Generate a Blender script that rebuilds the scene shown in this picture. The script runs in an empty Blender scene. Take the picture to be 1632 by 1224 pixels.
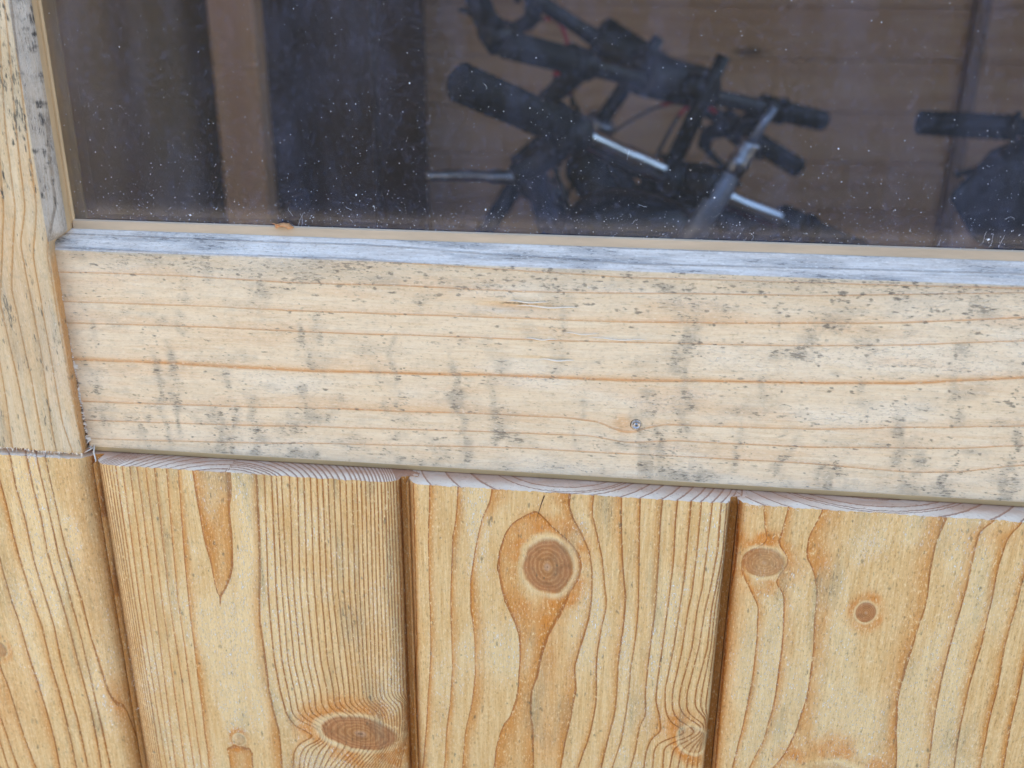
import bpy, math, random
import numpy as np
from mathutils import Vector, Matrix
random.seed(7); RNG=np.random.default_rng(7)
rad=math.radians
scene=bpy.context.scene
C=scene.collection
H=0.86                      # height of the cut board ends above the ground (m)

# ---------------------------------------------------------------- camera
cd=bpy.data.cameras.new('camera'); cam=bpy.data.objects.new('camera',cd); C.objects.link(cam); scene.camera=cam
cam.location=(0.1866,-0.2964,0.1539+H); cam.rotation_euler=(1.2032,-0.0078,0.1189)
cd.sensor_width=36; cd.lens=34.19; cd.clip_start=0.01; cd.clip_end=500
cd.dof.use_dof=True; cd.dof.focus_distance=0.335; cd.dof.aperture_fstop=12
# ---------------------------------------------------------------- sky, sun, exposure
SUN_EL,SUN_ROT=rad(48),rad(-25)   # sun stands behind the shed: the window wall is in open shade
w=bpy.data.worlds.new('World'); scene.world=w; w.use_nodes=True
wn=w.node_tree.nodes; sky=wn.new('ShaderNodeTexSky'); sky.sky_type='NISHITA'; sky.sun_disc=False
sky.sun_elevation=SUN_EL; sky.sun_rotation=SUN_ROT; sky.air_density=1.0; sky.dust_density=1.5; sky.ozone_density=1.0
w.node_tree.links.new(sky.outputs[0],wn['Background'].inputs[0]); wn['Background'].inputs[1].default_value=0.15
sd=bpy.data.lights.new('sun','SUN'); sd.energy=3.5; sd.angle=rad(0.5); sd.color=(1,.95,.87)
sun=bpy.data.objects.new('sun',sd); C.objects.link(sun)
sdir=Vector((math.sin(SUN_ROT)*math.cos(SUN_EL),math.cos(SUN_ROT)*math.cos(SUN_EL),math.sin(SUN_EL)))
sun.rotation_euler=sdir.to_track_quat('Z','Y').to_euler()
vs=scene.view_settings; vs.view_transform='Standard'; vs.look='None'; vs.gamma=1; vs.exposure=2.12; vs.use_curve_mapping=False

# ---------------------------------------------------------------- traced growth rings, mm from the corner (x, z, ring number)
TR={'b1':[[(-55,-17.2,-2),(-57.5,-59.8,-2),(-63,-95.7,-2),(-59,-131.6,-2),(-57.7,-147.8,-2)],
[(-47.1,-16.6,-1),(-49.7,-46.7,-1),(-53.9,-82.8,-1),(-55.6,-95,-1),(-53.8,-104.3,-1),(-52.3,-118.8,-1),(-51,-135,-1),(-49.4,-146.9,-1)],
[(-45.4,-16.5,0),(-45.5,-42.7,0),(-44.9,-54.4,0),(-44.2,-62.5,0),(-42.5,-75.2,0),(-41.1,-93.6,0),(-39.2,-113.2,0),(-38.1,-131.4,0),(-38,-145.5,0)],
[(-38.8,-1.2,1),(-39,-9.2,1),(-38.1,-18.9,1),(-37.6,-33.6,1),(-36.5,-47.5,1),(-35.1,-61.8,1),(-33.2,-75.7,1),(-32.9,-94.1,1),(-31.6,-107.6,1),(-31,-121.4,1),(-30.8,-134.9,1),(-30.5,-144.7,1)],
[(-32.8,-0.9,2),(-32.9,-11.6,2),(-31.7,-26.1,2),(-31.6,-44,2),(-30.4,-56.3,2),(-29.9,-61.3,2),(-28.4,-74.6,2),(-28.4,-88.3,2),(-27.3,-103,2),(-26.2,-118.1,2),(-25.8,-130.8,2),(-25.5,-144.1,2)],
[(-26.3,-1,3),(-26.2,-12.3,3),(-25.2,-26.8,3),(-25.3,-39.9,3),(-24.3,-50.8,3),(-23.2,-60.7,3),(-21.9,-77.2,3),(-20.8,-95.6,3),(-19.5,-113.2,3),(-19.2,-130.7,3),(-19.3,-143.3,3)],
[(-22.6,-1,4),(-21.8,-13.7,4),(-21.3,-30,4),(-20.9,-43.8,4),(-19.8,-54.2,4),(-19.4,-60.4,4),(-18.2,-75.6,4),(-17.4,-92.6,4),(-16.8,-111.5,4),(-16,-129.7,4),(-15.2,-142.9,4)],
[(-19.2,-0.5,5),(-18.6,-17,5),(-18.1,-33.9,5),(-16.9,-46.5,5),(-15.6,-57.5,5),(-15.1,-60,5),(-14.1,-75.2,5),(-12.6,-91.4,5),(-11,-104.1,5),(-8.3,-110.3,5),(-7.2,-114.6,4.85),(-7.5,-142,4.8)],
[(-4.4,0.4,5.55),(-2.9,-69.3,5.55),(-5.4,-98.1,5.4),(-6.1,-109,5.05),(-5.4,-114.5,4.9),(-2.6,-141.4,4.9)]],
'b2':[[(-0.9,-1.3,18),(0.5,-56.7,18),(1.4,-138.2,18)],
[(2.6,-1,14),(3.3,-56.5,14),(4.2,-137.9,14)],
[(8.7,-0.6,9),(8.1,-56.1,9),(8.7,-137.3,9)],
[(11.3,-0.5,8),(10,-55.9,8),(11.1,-137,8)],
[(16.9,-0.1,6),(16.1,-55.4,6),(15,-136.6,6)],
[(23.4,-0.2,4),(22,-54.9,4),(22.8,-135.7,4)],
[(32.1,-0.7,2),(28.9,-54.3,2),(28.8,-135,2)],
[(37,-1.2,1),(38.1,-12.8,1),(39.1,-28.4,1),(40.8,-38.7,1),(41.6,-46.8,1),(42.5,-50.9,1),(43.1,-51.8,1.04),(38.7,-68.8,1.15),(37.8,-89.1,1.25),(35.3,-121.3,1.15),(39.4,-126,0.95),(39.2,-133.8,0.95)],
[(44.4,-0.7,0.8),(44.9,-26.7,0.8),(45,-39,0.8),(44.3,-48.5,0.97),(43.7,-51.8,1.06),(42.2,-68.5,1.2),(43.7,-88.5,1.3),(44,-109.5,1.3),(43.2,-124.1,1),(43.6,-126.3,0.8),(43,-133.3,0.8)],
[(52.5,-0.2,1),(51.4,-14.2,1),(50.7,-29.9,1),(50,-39.9,1),(48,-45,1),(45.4,-48.4,1),(44.3,-51.7,1.08),(47.5,-68,1.25),(48.5,-88.1,1.35),(47.9,-119.9,1.15),(47.1,-125.1,0.95),(47,-132.8,0.95)],
[(61.8,-1.3,2),(61,-25.5,2),(58.5,-60.4,2),(58.5,-93.9,2),(60.6,-112,2),(60.8,-131.2,2)],
[(64.5,-1.1,3),(62.2,-47.3,3),(62,-79.9,3),(63.2,-93.4,3),(64.7,-104.5,3),(67.8,-110.5,3),(73,-112.1,3),(77.5,-112.3,3),(68.4,-118.3,3),(66,-123,3),(65.4,-130.7,3)],
[(67.2,-0.9,4),(65.3,-47,4),(64.9,-79.6,4),(66.2,-93.1,4),(66.9,-103.5,4),(69.8,-107.8,4),(74.5,-108.4,4),(78,-108.5,4),(77.9,-115.5,4),(70.8,-119.2,4),(68.6,-124.1,4),(67.9,-130.4,4)],
[(70.7,-0.7,6),(69.5,-46.7,6),(69.6,-79.2,6),(71.2,-92.6,6),(72,-102.3,6),(74.7,-105.5,6),(78.7,-106.1,6),(79.7,-109.2,6),(79.6,-116.7,6),(74.9,-119.4,6),(72.4,-125.2,6),(71.2,-130,6)],
[(76.8,-0.3,8),(74.3,-46.3,8),(74.8,-78.7,8),(76.5,-92.1,8),(76.7,-101.8,8),(78.9,-103.8,8),(81.2,-104.1,8),(82.6,-105.4,8),(81.9,-117.6,8),(79.6,-120.7,8),(76.1,-129.4,8)],
[(84,0.2,11),(82.3,-45.6,11),(82.8,-77.9,11),(84.3,-91.3,11),(84.2,-98.2,11),(86.7,-100.2,11),(90.1,-101.1,11),(91.1,-104.4,11),(90.4,-117.7,11),(87.9,-121.2,11),(82.1,-128.7,11)],
[(90,0.6,14),(88.7,-45.1,14),(90.3,-77.2,14),(90.7,-90.6,14),(90.5,-96.5,14),(92.6,-98.4,14),(95.4,-99.7,14),(96.4,-103.9,14),(95.8,-117.1,14),(93.8,-120.5,14),(88.1,-128,14)],
[(96.6,1.1,17),(95.3,-44.5,17),(95.4,-76.7,17),(95.9,-90.1,17),(95.9,-94.9,17),(98.4,-97.3,17),(101.2,-98.3,17),(102.2,-103.3,17),(102.3,-115.3,17),(99.8,-119.1,17),(93.5,-127.4,17)],
[(102.9,1.5,21),(101.9,-43.9,21),(101.4,-76.1,21),(101.2,-89.6,21),(101.2,-93,21),(103.1,-95.2,21),(105.9,-96.3,21),(106.8,-102.8,21),(106.4,-113.4,21),(104.5,-117.9,21),(98.3,-126.9,21)],
[(108.1,1.8,25),(107.7,-43.5,25),(107.6,-75.5,25),(107.3,-88.9,25),(107.5,-91.3,25),(108.9,-92.9,25),(111,-94,25),(110.9,-102.3,25),(110,-111.5,25),(108.1,-116.8,25),(103,-126.3,25)],
[(112.4,2.1,30),(112.8,-43,30),(112.4,-91.1,30),(112.6,-102.1,30),(111.7,-112.1,30),(108.9,-125.6,30)]],
'b3':[[(114.2,-0.4,4.6),(112.8,-55.1,4.6),(112.5,-125.2,4.6)],
[(117.9,0.8,3.9),(117.3,-59.1,3.9),(117.9,-54.7,3.9),(117.6,-65.5,3.9),(116.1,-76.7,3.9),(115.5,-105.4,3.9),(116.9,-119.6,3.45),(117,-124.7,3.2)],
[(123.3,0.5,3),(122.6,-21.2,3),(122.8,-41.5,3),(122.9,-54.2,3),(122.6,-70.5,3),(121,-90.3,3),(119.7,-104.9,3),(118.4,-117,3),(117.5,-124.6,3)],
[(133.3,0.5,2),(132.7,-9.2,2),(131.2,-20.5,2),(130.8,-35.7,2),(130.6,-53.5,2),(130.7,-75.2,2),(129.5,-89.4,2),(128.1,-104,2),(126.8,-123.5,2)],
[(144.8,0.3,1),(143.5,-6,1),(141.4,-11.4,1),(140,-19.9,1),(138.7,-27.4,1),(137.5,-37.7,1),(137.6,-50.7,1),(138.3,-52.9,1),(139.3,-63.5,1),(139.2,-77.2,1),(137.3,-94.3,1),(135.3,-106.2,1),(134.1,-122.7,1)],
[(156.7,1.1,0.5),(158.5,-4,0.35),(160.5,-6.8,0.06),(160.9,-7.4,0),(154.3,-11,0),(150,-16.2,0),(147.5,-24.3,0),(146.8,-31.8,0),(147.3,-39.4,0),(149.3,-47.6,0),(151.6,-51.7,0),(153.9,-57.8,0),(154.9,-67.4,0),(154.8,-86.8,0),(153.3,-94.9,0),(150.5,-99.8,0),(147.7,-110.1,0),(146.7,-121.2,0)],
[(158.8,1.3,0.45),(159.8,-3.9,0.3),(161,-6.7,0.05),(161.2,-8.1,-0.1),(161.2,-13.4,-0.72),(160.5,-23.2,-0.75),(160.8,-43.4,-0.4),(161,-50.8,-0.28),(158.2,-76.9,-0.2),(157.9,-95,-0.15),(155.9,-120.1,-0.25)],
[(161,1.4,0.5),(161.5,-3.8,0.35),(161.5,-6.7,0.06),(161.7,-7.4,0),(163.3,-8.9,0),(167.6,-13.9,0),(172.4,-16.9,0),(176.4,-22,0),(178.3,-27.8,0),(176.9,-35.9,0),(172.8,-46.5,0),(172,-49.8,0),(168.2,-57,0),(166.1,-64.2,0),(163.7,-76.4,0),(160.8,-83.4,0),(160.5,-94.7,0),(161.5,-100.4,0),(161.6,-119.5,0)],
[(174.2,0.4,1),(173.3,-4.3,1),(174.3,-9,1),(177,-14.6,1),(179.9,-21.7,1),(181.2,-29,1),(181.6,-39.1,1),(181.1,-49,1),(177.9,-65.2,1),(176.7,-70.7,1),(177.7,-81.6,1),(176.5,-93,1),(174,-104.8,1),(172.5,-118.2,1)],
[(180.9,0,2),(180.5,-7,2),(182.1,-14,2),(184.8,-25.3,2),(185.6,-33.7,2),(186.6,-40.6,2),(186.8,-44.6,2),(185.5,-53,2),(184.5,-63.2,2),(184.4,-73,2),(184.9,-85.8,2),(183,-99.9,2),(180.4,-111.3,2),(179.1,-117.4,2)],
[(190.6,0.2,3),(190.9,-9.8,3),(191.8,-25.2,3),(193.4,-38.4,3),(193.4,-44,3),(193.1,-55.1,3),(192.2,-66.4,3),(192.3,-79.2,3),(192.1,-89.8,3),(190.4,-100.9,3),(188.1,-116.4,3)],
[(196.7,0.4,4),(197,-11.9,4),(197.7,-30,4),(198,-43.6,4),(197.7,-54.6,4),(196.6,-68.9,4),(196.7,-80.5,4),(196.2,-89.4,4),(195.3,-101.6,4),(192.1,-115.9,4)],
[(204.2,0.7,5),(203.9,-6.3,5),(204,-21.6,5),(204,-43.1,5),(203.4,-56.9,5),(203,-65.4,5),(202.6,-79.3,5),(203.5,-90.4,5),(201.3,-94.9,5),(200.5,-107.2,5),(199,-115.1,5)],
[(209.2,0,6),(208.9,-7.5,6),(209.1,-23.8,6),(208.3,-42.7,6),(207.6,-56.5,6),(206.8,-74.2,6),(206.6,-82.4,6),(208.8,-91,6),(209.5,-97,6),(206,-100.4,6),(204.4,-106.7,6),(203.9,-114.5,6)],
[(213.6,0.1,7),(213.5,-10.7,7),(213.2,-28.7,7),(212.4,-42.3,7),(211.5,-60,7),(209.6,-77.4,7),(210.4,-86.7,7),(212.7,-92.4,7),(216.2,-94.4,7),(219.6,-95.6,7),(208.1,-102.6,7),(207.3,-106.4,7),(207.3,-114.1,7)],
[(216.8,0.1,8),(216.9,-18.1,8),(216.2,-36.4,8),(215.3,-42.1,8),(214.2,-61.5,8),(212.3,-78.3,8),(212.8,-86.5,8),(215,-91,8),(218.5,-92.7,8),(221.9,-94.1,8),(221.6,-96.3,8),(211,-103.5,8),(211.2,-113.7,8)],
[(220.5,-0.2,9),(220.2,-12.7,9),(219.6,-33.5,9),(218.5,-41.8,9),(217.7,-59.5,9),(215,-76.8,9),(214.8,-83.9,9),(217.3,-88.9,9),(220.7,-90.8,9),(224.1,-91.8,9),(223.5,-96.1,9),(214.4,-103.8,9),(213.6,-113.4,9)],
[(223.5,0.5,10),(223.7,-17.5,10),(222.3,-33.3,10),(221.2,-41.5,10),(220.1,-58.1,10),(217.4,-78.3,10),(217.8,-85.9,10),(220.1,-89.2,10),(223.5,-90.1,10),(224.9,-92.3,10),(224.7,-95.9,10),(217.4,-104,10),(216.5,-113,10)],
[(225.4,2.6,11),(225.6,-19.9,11),(223.4,-41.4,11),(223.3,-57.8,11),(220.6,-76.3,11),(220.6,-83.3,11),(222.5,-86.6,11),(225,-88.1,11),(225.4,-92.2,11),(225.2,-95.9,11),(220.3,-104.3,11),(219.9,-112.6,11)],
[(226.9,3.7,13.5),(226.9,-19.8,13.5),(226.3,-41.1,13.5),(226.1,-68.8,13.5),(225.6,-83.9,13.5),(226.1,-92.2,13.5),(225.6,-95.8,13.5),(224.6,-104.4,13.5),(224.7,-112.1,13.5)]],
'b4':[[(228,4.6,4),(229.6,-13.2,4),(229.8,-24.8,4),(228.5,-39,4),(230.1,-111.5,4)],
[(235.5,2.4,3),(236.6,-1.3,3),(238,-9.7,3),(239.5,-13.4,3),(232.9,-17.8,3),(231.6,-21.8,3),(232,-26.6,3),(235.6,-33.3,3),(239.1,-39.1,3),(240.1,-54.4,3),(240.2,-73.7,3),(238.6,-93.9,3),(236.5,-110.8,3)],
[(244.8,-1.6,2),(243.6,-9.2,2),(242.4,-14.1,2),(246.1,-17.7,2),(247.3,-21.5,2),(244.1,-26.6,2),(243.2,-30.2,2),(245.9,-31.9,2),(247,-35.4,2),(247.9,-46.5,2),(247.8,-62.1,2),(248.1,-81.6,2),(246.9,-96.4,2),(242.8,-110,2)],
[(256.8,-0.8,1),(253.1,-10.4,1),(252.7,-18.1,1),(256.2,-23.7,1),(258.4,-31.4,1),(258.4,-42.4,1),(259.7,-55.7,1),(259.6,-75,1),(257.7,-89.5,1),(254.7,-102.4,1),(250.8,-109.1,1)],
[(272.7,-0.5,0.25),(276.3,-38.8,0.25),(275.1,-81,0.25),(273,-106.5,0.25)],
[(295.8,-0.2,1),(293.5,-10.2,1),(293.1,-20.7,1),(293.9,-33.3,1),(292.9,-45.4,1),(291.9,-61,1),(291.2,-73.8,1),(292.2,-89.1,1),(294.3,-104,1)],
[(311.5,-0.9,2),(307.4,-4.4,2),(306.7,-13.8,2),(306.6,-29.2,2),(306.1,-46.2,2),(305,-59.7,2),(305,-72.4,2),(305.5,-86.5,2),(306.3,-102.6,2)],
[(319.8,-0.3,3),(316.2,-5.6,3),(315.4,-16,3),(315.7,-31.4,3),(315.3,-49.4,3),(314.4,-66.1,3),(314.4,-83.3,3),(315.3,-101.6,3)],
[(326.3,0.2,4),(323.6,-20.1,4),(323.1,-32.7,4),(322.5,-48.7,4),(323.4,-65.2,4),(323.1,-82.4,4),(323.7,-100.6,4)],
[(331.9,-5.3,5),(329.9,-54.2,5),(330.4,-67.6,5),(330.5,-81.6,5),(331.3,-99.7,5)],
[(343.2,-4.5,7),(349.5,-97.6,7)]],
'cas':[[(-6.9,76.6,0),(105.9,76.4,0),(194.4,73.9,0),(308.9,74.9,0)],
[(-7.6,67.9,1),(47.2,68.8,1),(84,67.7,1),(115.5,68,1),(161.4,67.9,1),(194.7,68.7,1),(252.2,70.2,1),(309.1,73.6,1)],
[(-7.5,63.6,1.62),(79,64.1,1.62),(83.8,63.9,1.62),(153.9,64.5,1.62),(194.9,65.1,1.62),(252.7,66.6,1.62),(309.8,70.1,1.62)],
[(-7.6,57.8,2),(54.3,58.5,2),(83.4,58,2),(146.3,58.6,2),(195.2,59,2),(246.3,60.4,2),(281.4,62.4,2),(310.7,65.2,2)],
[(-7.2,50,3),(53.5,50.9,3),(82.9,50.6,3),(146.3,51.4,3),(195.6,52.1,3),(247.1,53.4,3),(282.4,55.5,3),(312,58.1,3)],
[(-7.7,36.7,4),(35.3,37.2,4),(82,36.9,4),(146.3,38.1,4),(196.4,38.7,4),(255.9,40.5,4),(284.5,41.9,4),(314.4,45.5,4)],
[(-4.3,19.8,5),(67.5,21.5,5),(81,22.3,5),(146.4,23.3,5),(174.1,23.3,5),(185.9,22.3,5),(189.1,20.6,5),(193.9,19.4,5),(197.7,19.6,5),(201.5,21.4,5),(206,22.8,5),(208.9,23.3,5),(257.8,24.8,5),(317.4,29.3,5)],
[(-5.5,12.3,6),(66.9,14.5,6),(80.5,15.2,6),(154.4,17,6),(182.2,17.8,6),(194,16,6),(201.8,16.4,6),(211.6,17.5,6),(258.6,18.1,6),(302.4,20.6,6),(318.7,22.4,6)],
[(-6.2,5.1,7),(66.4,7.7,7),(80,8.4,7),(162.5,11.8,7),(198,11.9,7),(251.8,12.3,7),(289.3,11.3,7),(303.8,12.3,7),(320,15.5,7)],
[(-8.1,-6.8,8),(102.4,-3.2,8),(198.8,-2.2,8),(323,-0.5,8)]],
'sti':[[(-26.1,151.8,0),(-43.2,0.9,0)],
[(-18.7,146.6,1),(-25.2,90.9,1),(-31,44.4,1),(-31.9,3,1)],
[(-14.1,146.7,2),(-15.3,116.6,2),(-18.6,91.1,2),(-26.6,58,2),(-25.2,29.1,2),(-25.1,3.4,2)],
[(-9.5,146.7,3),(-12.9,116.6,3),(-14.5,91.3,3),(-21.4,63.2,3),(-19.9,29.4,3),(-19.7,3.3,3)],
[(-6.8,146.7,4),(-9.3,116.7,4),(-10.8,91.4,4),(-15,79.4,4),(-14.3,41.8,4),(-15.1,11.8,4),(-14.9,2.6,4)],
[(-4.9,146.8,5),(-5.8,116.8,5),(-6.7,91.5,5),(-10.9,74.9,5),(-10.9,51.2,5),(-10.4,13.9,5),(-8.6,3,5)],
[(-1,146.8,6),(-2.6,116.9,6),(-3,91.6,6),(-5.9,75,6),(-5.8,51.5,6),(-5,14.2,6),(-3.2,3.4,6)]],
}
KN={'b1': [[-54.8, -87.5, 3.3, 3.8, 0]], 'b2': [[93.2, -110.2, 15.3, 8.1, -4], [43.7, -118.9, 2.5, 2.8, 0]], 'b3': [[165.2, -29.2, 9.0, 11.4, 0], [220.9, -99.4, 5.0, 6.3, 20]], 'b4': [[239.3, -21.6, 7.2, 5.9, 0], [275.2, -38.6, 3.5, 4.0, 0], [272.2, -114.3, 13.2, 10.5, 0]]}

# ---------------------------------------------------------------- helpers
def srgb(r,g,b): 
    f=lambda c:(c/255/12.92 if c<=10 else ((c/255+.055)/1.055)**2.4)
    return (f(r),f(g),f(b),1)
def link(o,parent=None):
    C.objects.link(o)
    if parent: o.parent=parent
    return o
def empty(name,loc=(0,0,0),label=None,cat=None,group=None):
    o=bpy.data.objects.new(name,None); o.empty_display_size=.05; o.location=loc; link(o)
    if label: o['label']=label; o['category']=cat
    if group: o['group']=group
    return o
def mesh_obj(name,V,F,mats,parent=None,midx=None,smooth=True,attrs=None,loc=None):
    me=bpy.data.meshes.new(name); V=np.asarray(V,dtype=np.float32).reshape(-1,3)
    if isinstance(F,np.ndarray):
        n=len(F); k=F.shape[1]
        me.vertices.add(len(V)); me.vertices.foreach_set('co',V.ravel())
        me.loops.add(n*k); me.loops.foreach_set('vertex_index',F.astype(np.int32).ravel())
        me.polygons.add(n); me.polygons.foreach_set('loop_start',np.arange(0,n*k,k,dtype=np.int32))
        me.update(calc_edges=True)
    else: me.from_pydata([tuple(v) for v in V],[],F)
    for m in (mats if isinstance(mats,(list,tuple)) else [mats]): me.materials.append(m)
    if midx is not None: me.polygons.foreach_set('material_index',np.asarray(midx,dtype=np.int32))
    me.polygons.foreach_set('use_smooth',np.full(len(me.polygons),smooth))
    if attrs:
        for k,v in attrs.items():
            a=me.attributes.new(k,'FLOAT','POINT'); a.data.foreach_set('value',np.asarray(v,dtype=np.float32).ravel())
    me.update(); me.validate()
    o=bpy.data.objects.new(name,me)
    if loc: o.location=loc
    return link(o,parent)
def gridfaces(n,m,off=0):
    i=np.arange(n-1)[:,None]*m+np.arange(m-1)[None,:]
    return (np.stack([i,i+1,i+m+1,i+m],-1).reshape(-1,4)+off)
class MB:
    def __init__(s): s.V=[]; s.F=[]
    def box(s,x0,x1,y0,y1,z0,z1,b=0.0):
        o=len(s.V)
        if b<=0:
            s.V+=[(x,y,z) for z in(z0,z1) for y in(y0,y1) for x in(x0,x1)]
            s.F+=[tuple(o+i for i in q) for q in((0,2,3,1),(4,5,7,6),(0,1,5,4),(2,6,7,3),(0,4,6,2),(1,3,7,5))]
        else:
            for ax in range(3):
                pass
            lo=(x0,y0,z0); hi=(x1,y1,z1); idx={}
            for sx in(0,1):
                for sy in(0,1):
                    for sz in(0,1):
                        c=[(lo,hi)[q][k] for k,q in enumerate((sx,sy,sz))]
                        sg=[1 if q==0 else -1 for q in(sx,sy,sz)]
                        for ax in range(3):
                            p=list(c)
                            for k in range(3):
                                if k!=ax: p[k]+=b*sg[k]
                            idx[(sx,sy,sz,ax)]=len(s.V); s.V.append(tuple(p))
            g=lambda a,ax:idx[(*a,ax)]
            for ax in range(3):
                u,v=[k for k in range(3) if k!=ax]
                for q in(0,1):
                    def cn(a,b_):
                        t=[0,0,0]; t[ax]=q; t[u]=a; t[v]=b_; return tuple(t)
                    cs=[cn(0,0),cn(1,0),cn(1,1),cn(0,1)]
                    f=[g(c,ax) for c in cs]; s.F.append(tuple(f))
                for a in(0,1):
                    for b_ in(0,1):
                        c0=[0,0,0]; c0[u]=a; c0[v]=b_; c1=list(c0); c1[ax]=1
                        s.F.append((g(tuple(c0),u),g(tuple(c1),u),g(tuple(c1),v),g(tuple(c0),v)))
            for sx in(0,1):
                for sy in(0,1):
                    for sz in(0,1): s.F.append(tuple(g((sx,sy,sz),k) for k in range(3)))
        return s
    def tube(s,pts,r,n=10,caps=True):
        pts=[Vector(p) for p in pts]; r=r if isinstance(r,(list,tuple)) else [r]*len(pts)
        o=len(s.V); prev=None
        for i,p in enumerate(pts):
            t=(pts[min(i+1,len(pts)-1)]-pts[max(i-1,0)]); t=t.normalized() if t.length>0 else Vector((0,0,1))
            if prev is None: a=t.orthogonal().normalized()
            else:
                a=prev-t*prev.dot(t); a=a.normalized() if a.length>1e-6 else t.orthogonal().normalized()
            prev=a; b=t.cross(a)
            for k in range(n):
                th=2*math.pi*k/n; q=p+(a*math.cos(th)+b*math.sin(th))*r[i]; s.V.append(tuple(q))
        for i in range(len(pts)-1):
            for k in range(n):
                k2=(k+1)%n; s.F.append((o+i*n+k,o+i*n+k2,o+(i+1)*n+k2,o+(i+1)*n+k))
        if caps:
            s.F.append(tuple(o+k for k in reversed(range(n)))); e=o+(len(pts)-1)*n; s.F.append(tuple(e+k for k in range(n)))
        return s
    def torus(s,c,axis,R,r,n=40,m=10):
        c=Vector(c); ax=Vector(axis).normalized(); a=ax.orthogonal().normalized(); b=ax.cross(a); o=len(s.V)
        for i in range(n):
            th=2*math.pi*i/n; d=a*math.cos(th)+b*math.sin(th)
            for j in range(m):
                ph=2*math.pi*j/m; s.V.append(tuple(c+d*(R+r*math.cos(ph))+ax*r*math.sin(ph)))
        for i in range(n):
            for j in range(m):
                s.F.append((o+i*m+j,o+((i+1)%n)*m+j,o+((i+1)%n)*m+(j+1)%m,o+i*m+(j+1)%m))
        return s
    def build(s,name,mat,parent=None,smooth=False,**k): return mesh_obj(name,s.V,s.F,mat,parent,smooth=smooth,**k)
def smoothpath(pts,n=8):
    P=[Vector(p) for p in pts]; out=[]
    for i in range(len(P)-1):
        p0=P[max(i-1,0)];p1=P[i];p2=P[i+1];p3=P[min(i+2,len(P)-1)]
        for k in range(n):
            t=k/n; out.append(.5*((2*p1)+(p2-p0)*t+(2*p0-5*p1+4*p2-p3)*t*t+(3*p1-p0-3*p2+p3)*t**3))
    return out+[P[-1]]
def vnoise(x,y,seed):
    r=np.random.default_rng(seed).random((256,256)); xi=np.floor(x).astype(int); yi=np.floor(y).astype(int)
    fx=x-xi; fy=y-yi; fx=fx*fx*(3-2*fx); fy=fy*fy*(3-2*fy)
    g=lambda a,b:r[a%256,b%256]
    return (g(xi,yi)*(1-fx)+g(xi+1,yi)*fx)*(1-fy)+(g(xi,yi+1)*(1-fx)+g(xi+1,yi+1)*fx)*fy
def fbm(x,y,seed,o=3):
    return sum(vnoise(x*2**i,y*2**i,seed+i)*.5**i for i in range(o))/sum(.5**i for i in range(o))
def sstep(a,b,x):
    t=np.clip((x-a)/(b-a),0,1); return t*t*(3-2*t)

# ---------------------------------------------------------------- node helper
class NT:
    def __init__(s,name):
        s.m=bpy.data.materials.new(name); s.m.use_nodes=True; s.t=s.m.node_tree; s.t.nodes.clear(); s.L=s.t.links.new
    def n(s,typ,ins=None,**kw):
        nd=s.t.nodes.new('ShaderNode'+typ)
        for k,v in kw.items(): setattr(nd,k,v)
        for k,v in (ins or {}).items():
            i=nd.inputs[k]
            if hasattr(v,'node') or hasattr(v,'is_output'): s.L(v,i)
            else: i.default_value=v
        return nd
    def att(s,name): return s.n('Attribute',attribute_name=name).outputs['Fac']
    def math(s,op,a,b=0.0,c=0.0,clamp=False):
        return s.n('Math',{0:a,1:b,2:c},operation=op,use_clamp=clamp).outputs[0]
    def ramp(s,x,a,b,lo=0.0,hi=1.0):   # smoothstep map
        return s.n('MapRange',{0:x,1:a,2:b,3:lo,4:hi},interpolation_type='SMOOTHSTEP').outputs[0]
    def lin(s,x,a,b,lo=0.0,hi=1.0): return s.n('MapRange',{0:x,1:a,2:b,3:lo,4:hi}).outputs[0]
    def mix(s,f,a,b,blend='MIX'):
        nd=s.n('Mix',data_type='RGBA',blend_type=blend)
        for i,v in((0,f),(6,a),(7,b)):
            if hasattr(v,'is_output'): s.L(v,nd.inputs[i])
            else: nd.inputs[i].default_value=v
        return nd.outputs[2]
    def coords(s,scale,off=None,rnd=True):
        tc=s.n('TexCoord').outputs['Object']
        if rnd:
            oi=s.n('ObjectInfo').outputs['Random']; tc=s.n('VectorMath',{0:tc,1:s.n('VectorMath',{0:(7.3,3.1,5.7),3:oi},operation='SCALE').outputs[0]},operation='ADD').outputs[0]
        return s.n('VectorMath',{0:tc,1:scale},operation='MULTIPLY').outputs[0]
    def noise(s,vec,scale=1.0,detail=3.0,rough=.5,dist=0.0):
        return s.n('TexNoise',{'Vector':vec,'Scale':scale,'Detail':detail,'Roughness':rough,'Distortion':dist}).outputs[0]
    def out(s,sh,disp=None):
        o=s.n('OutputMaterial',{0:sh}); return s.m

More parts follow.
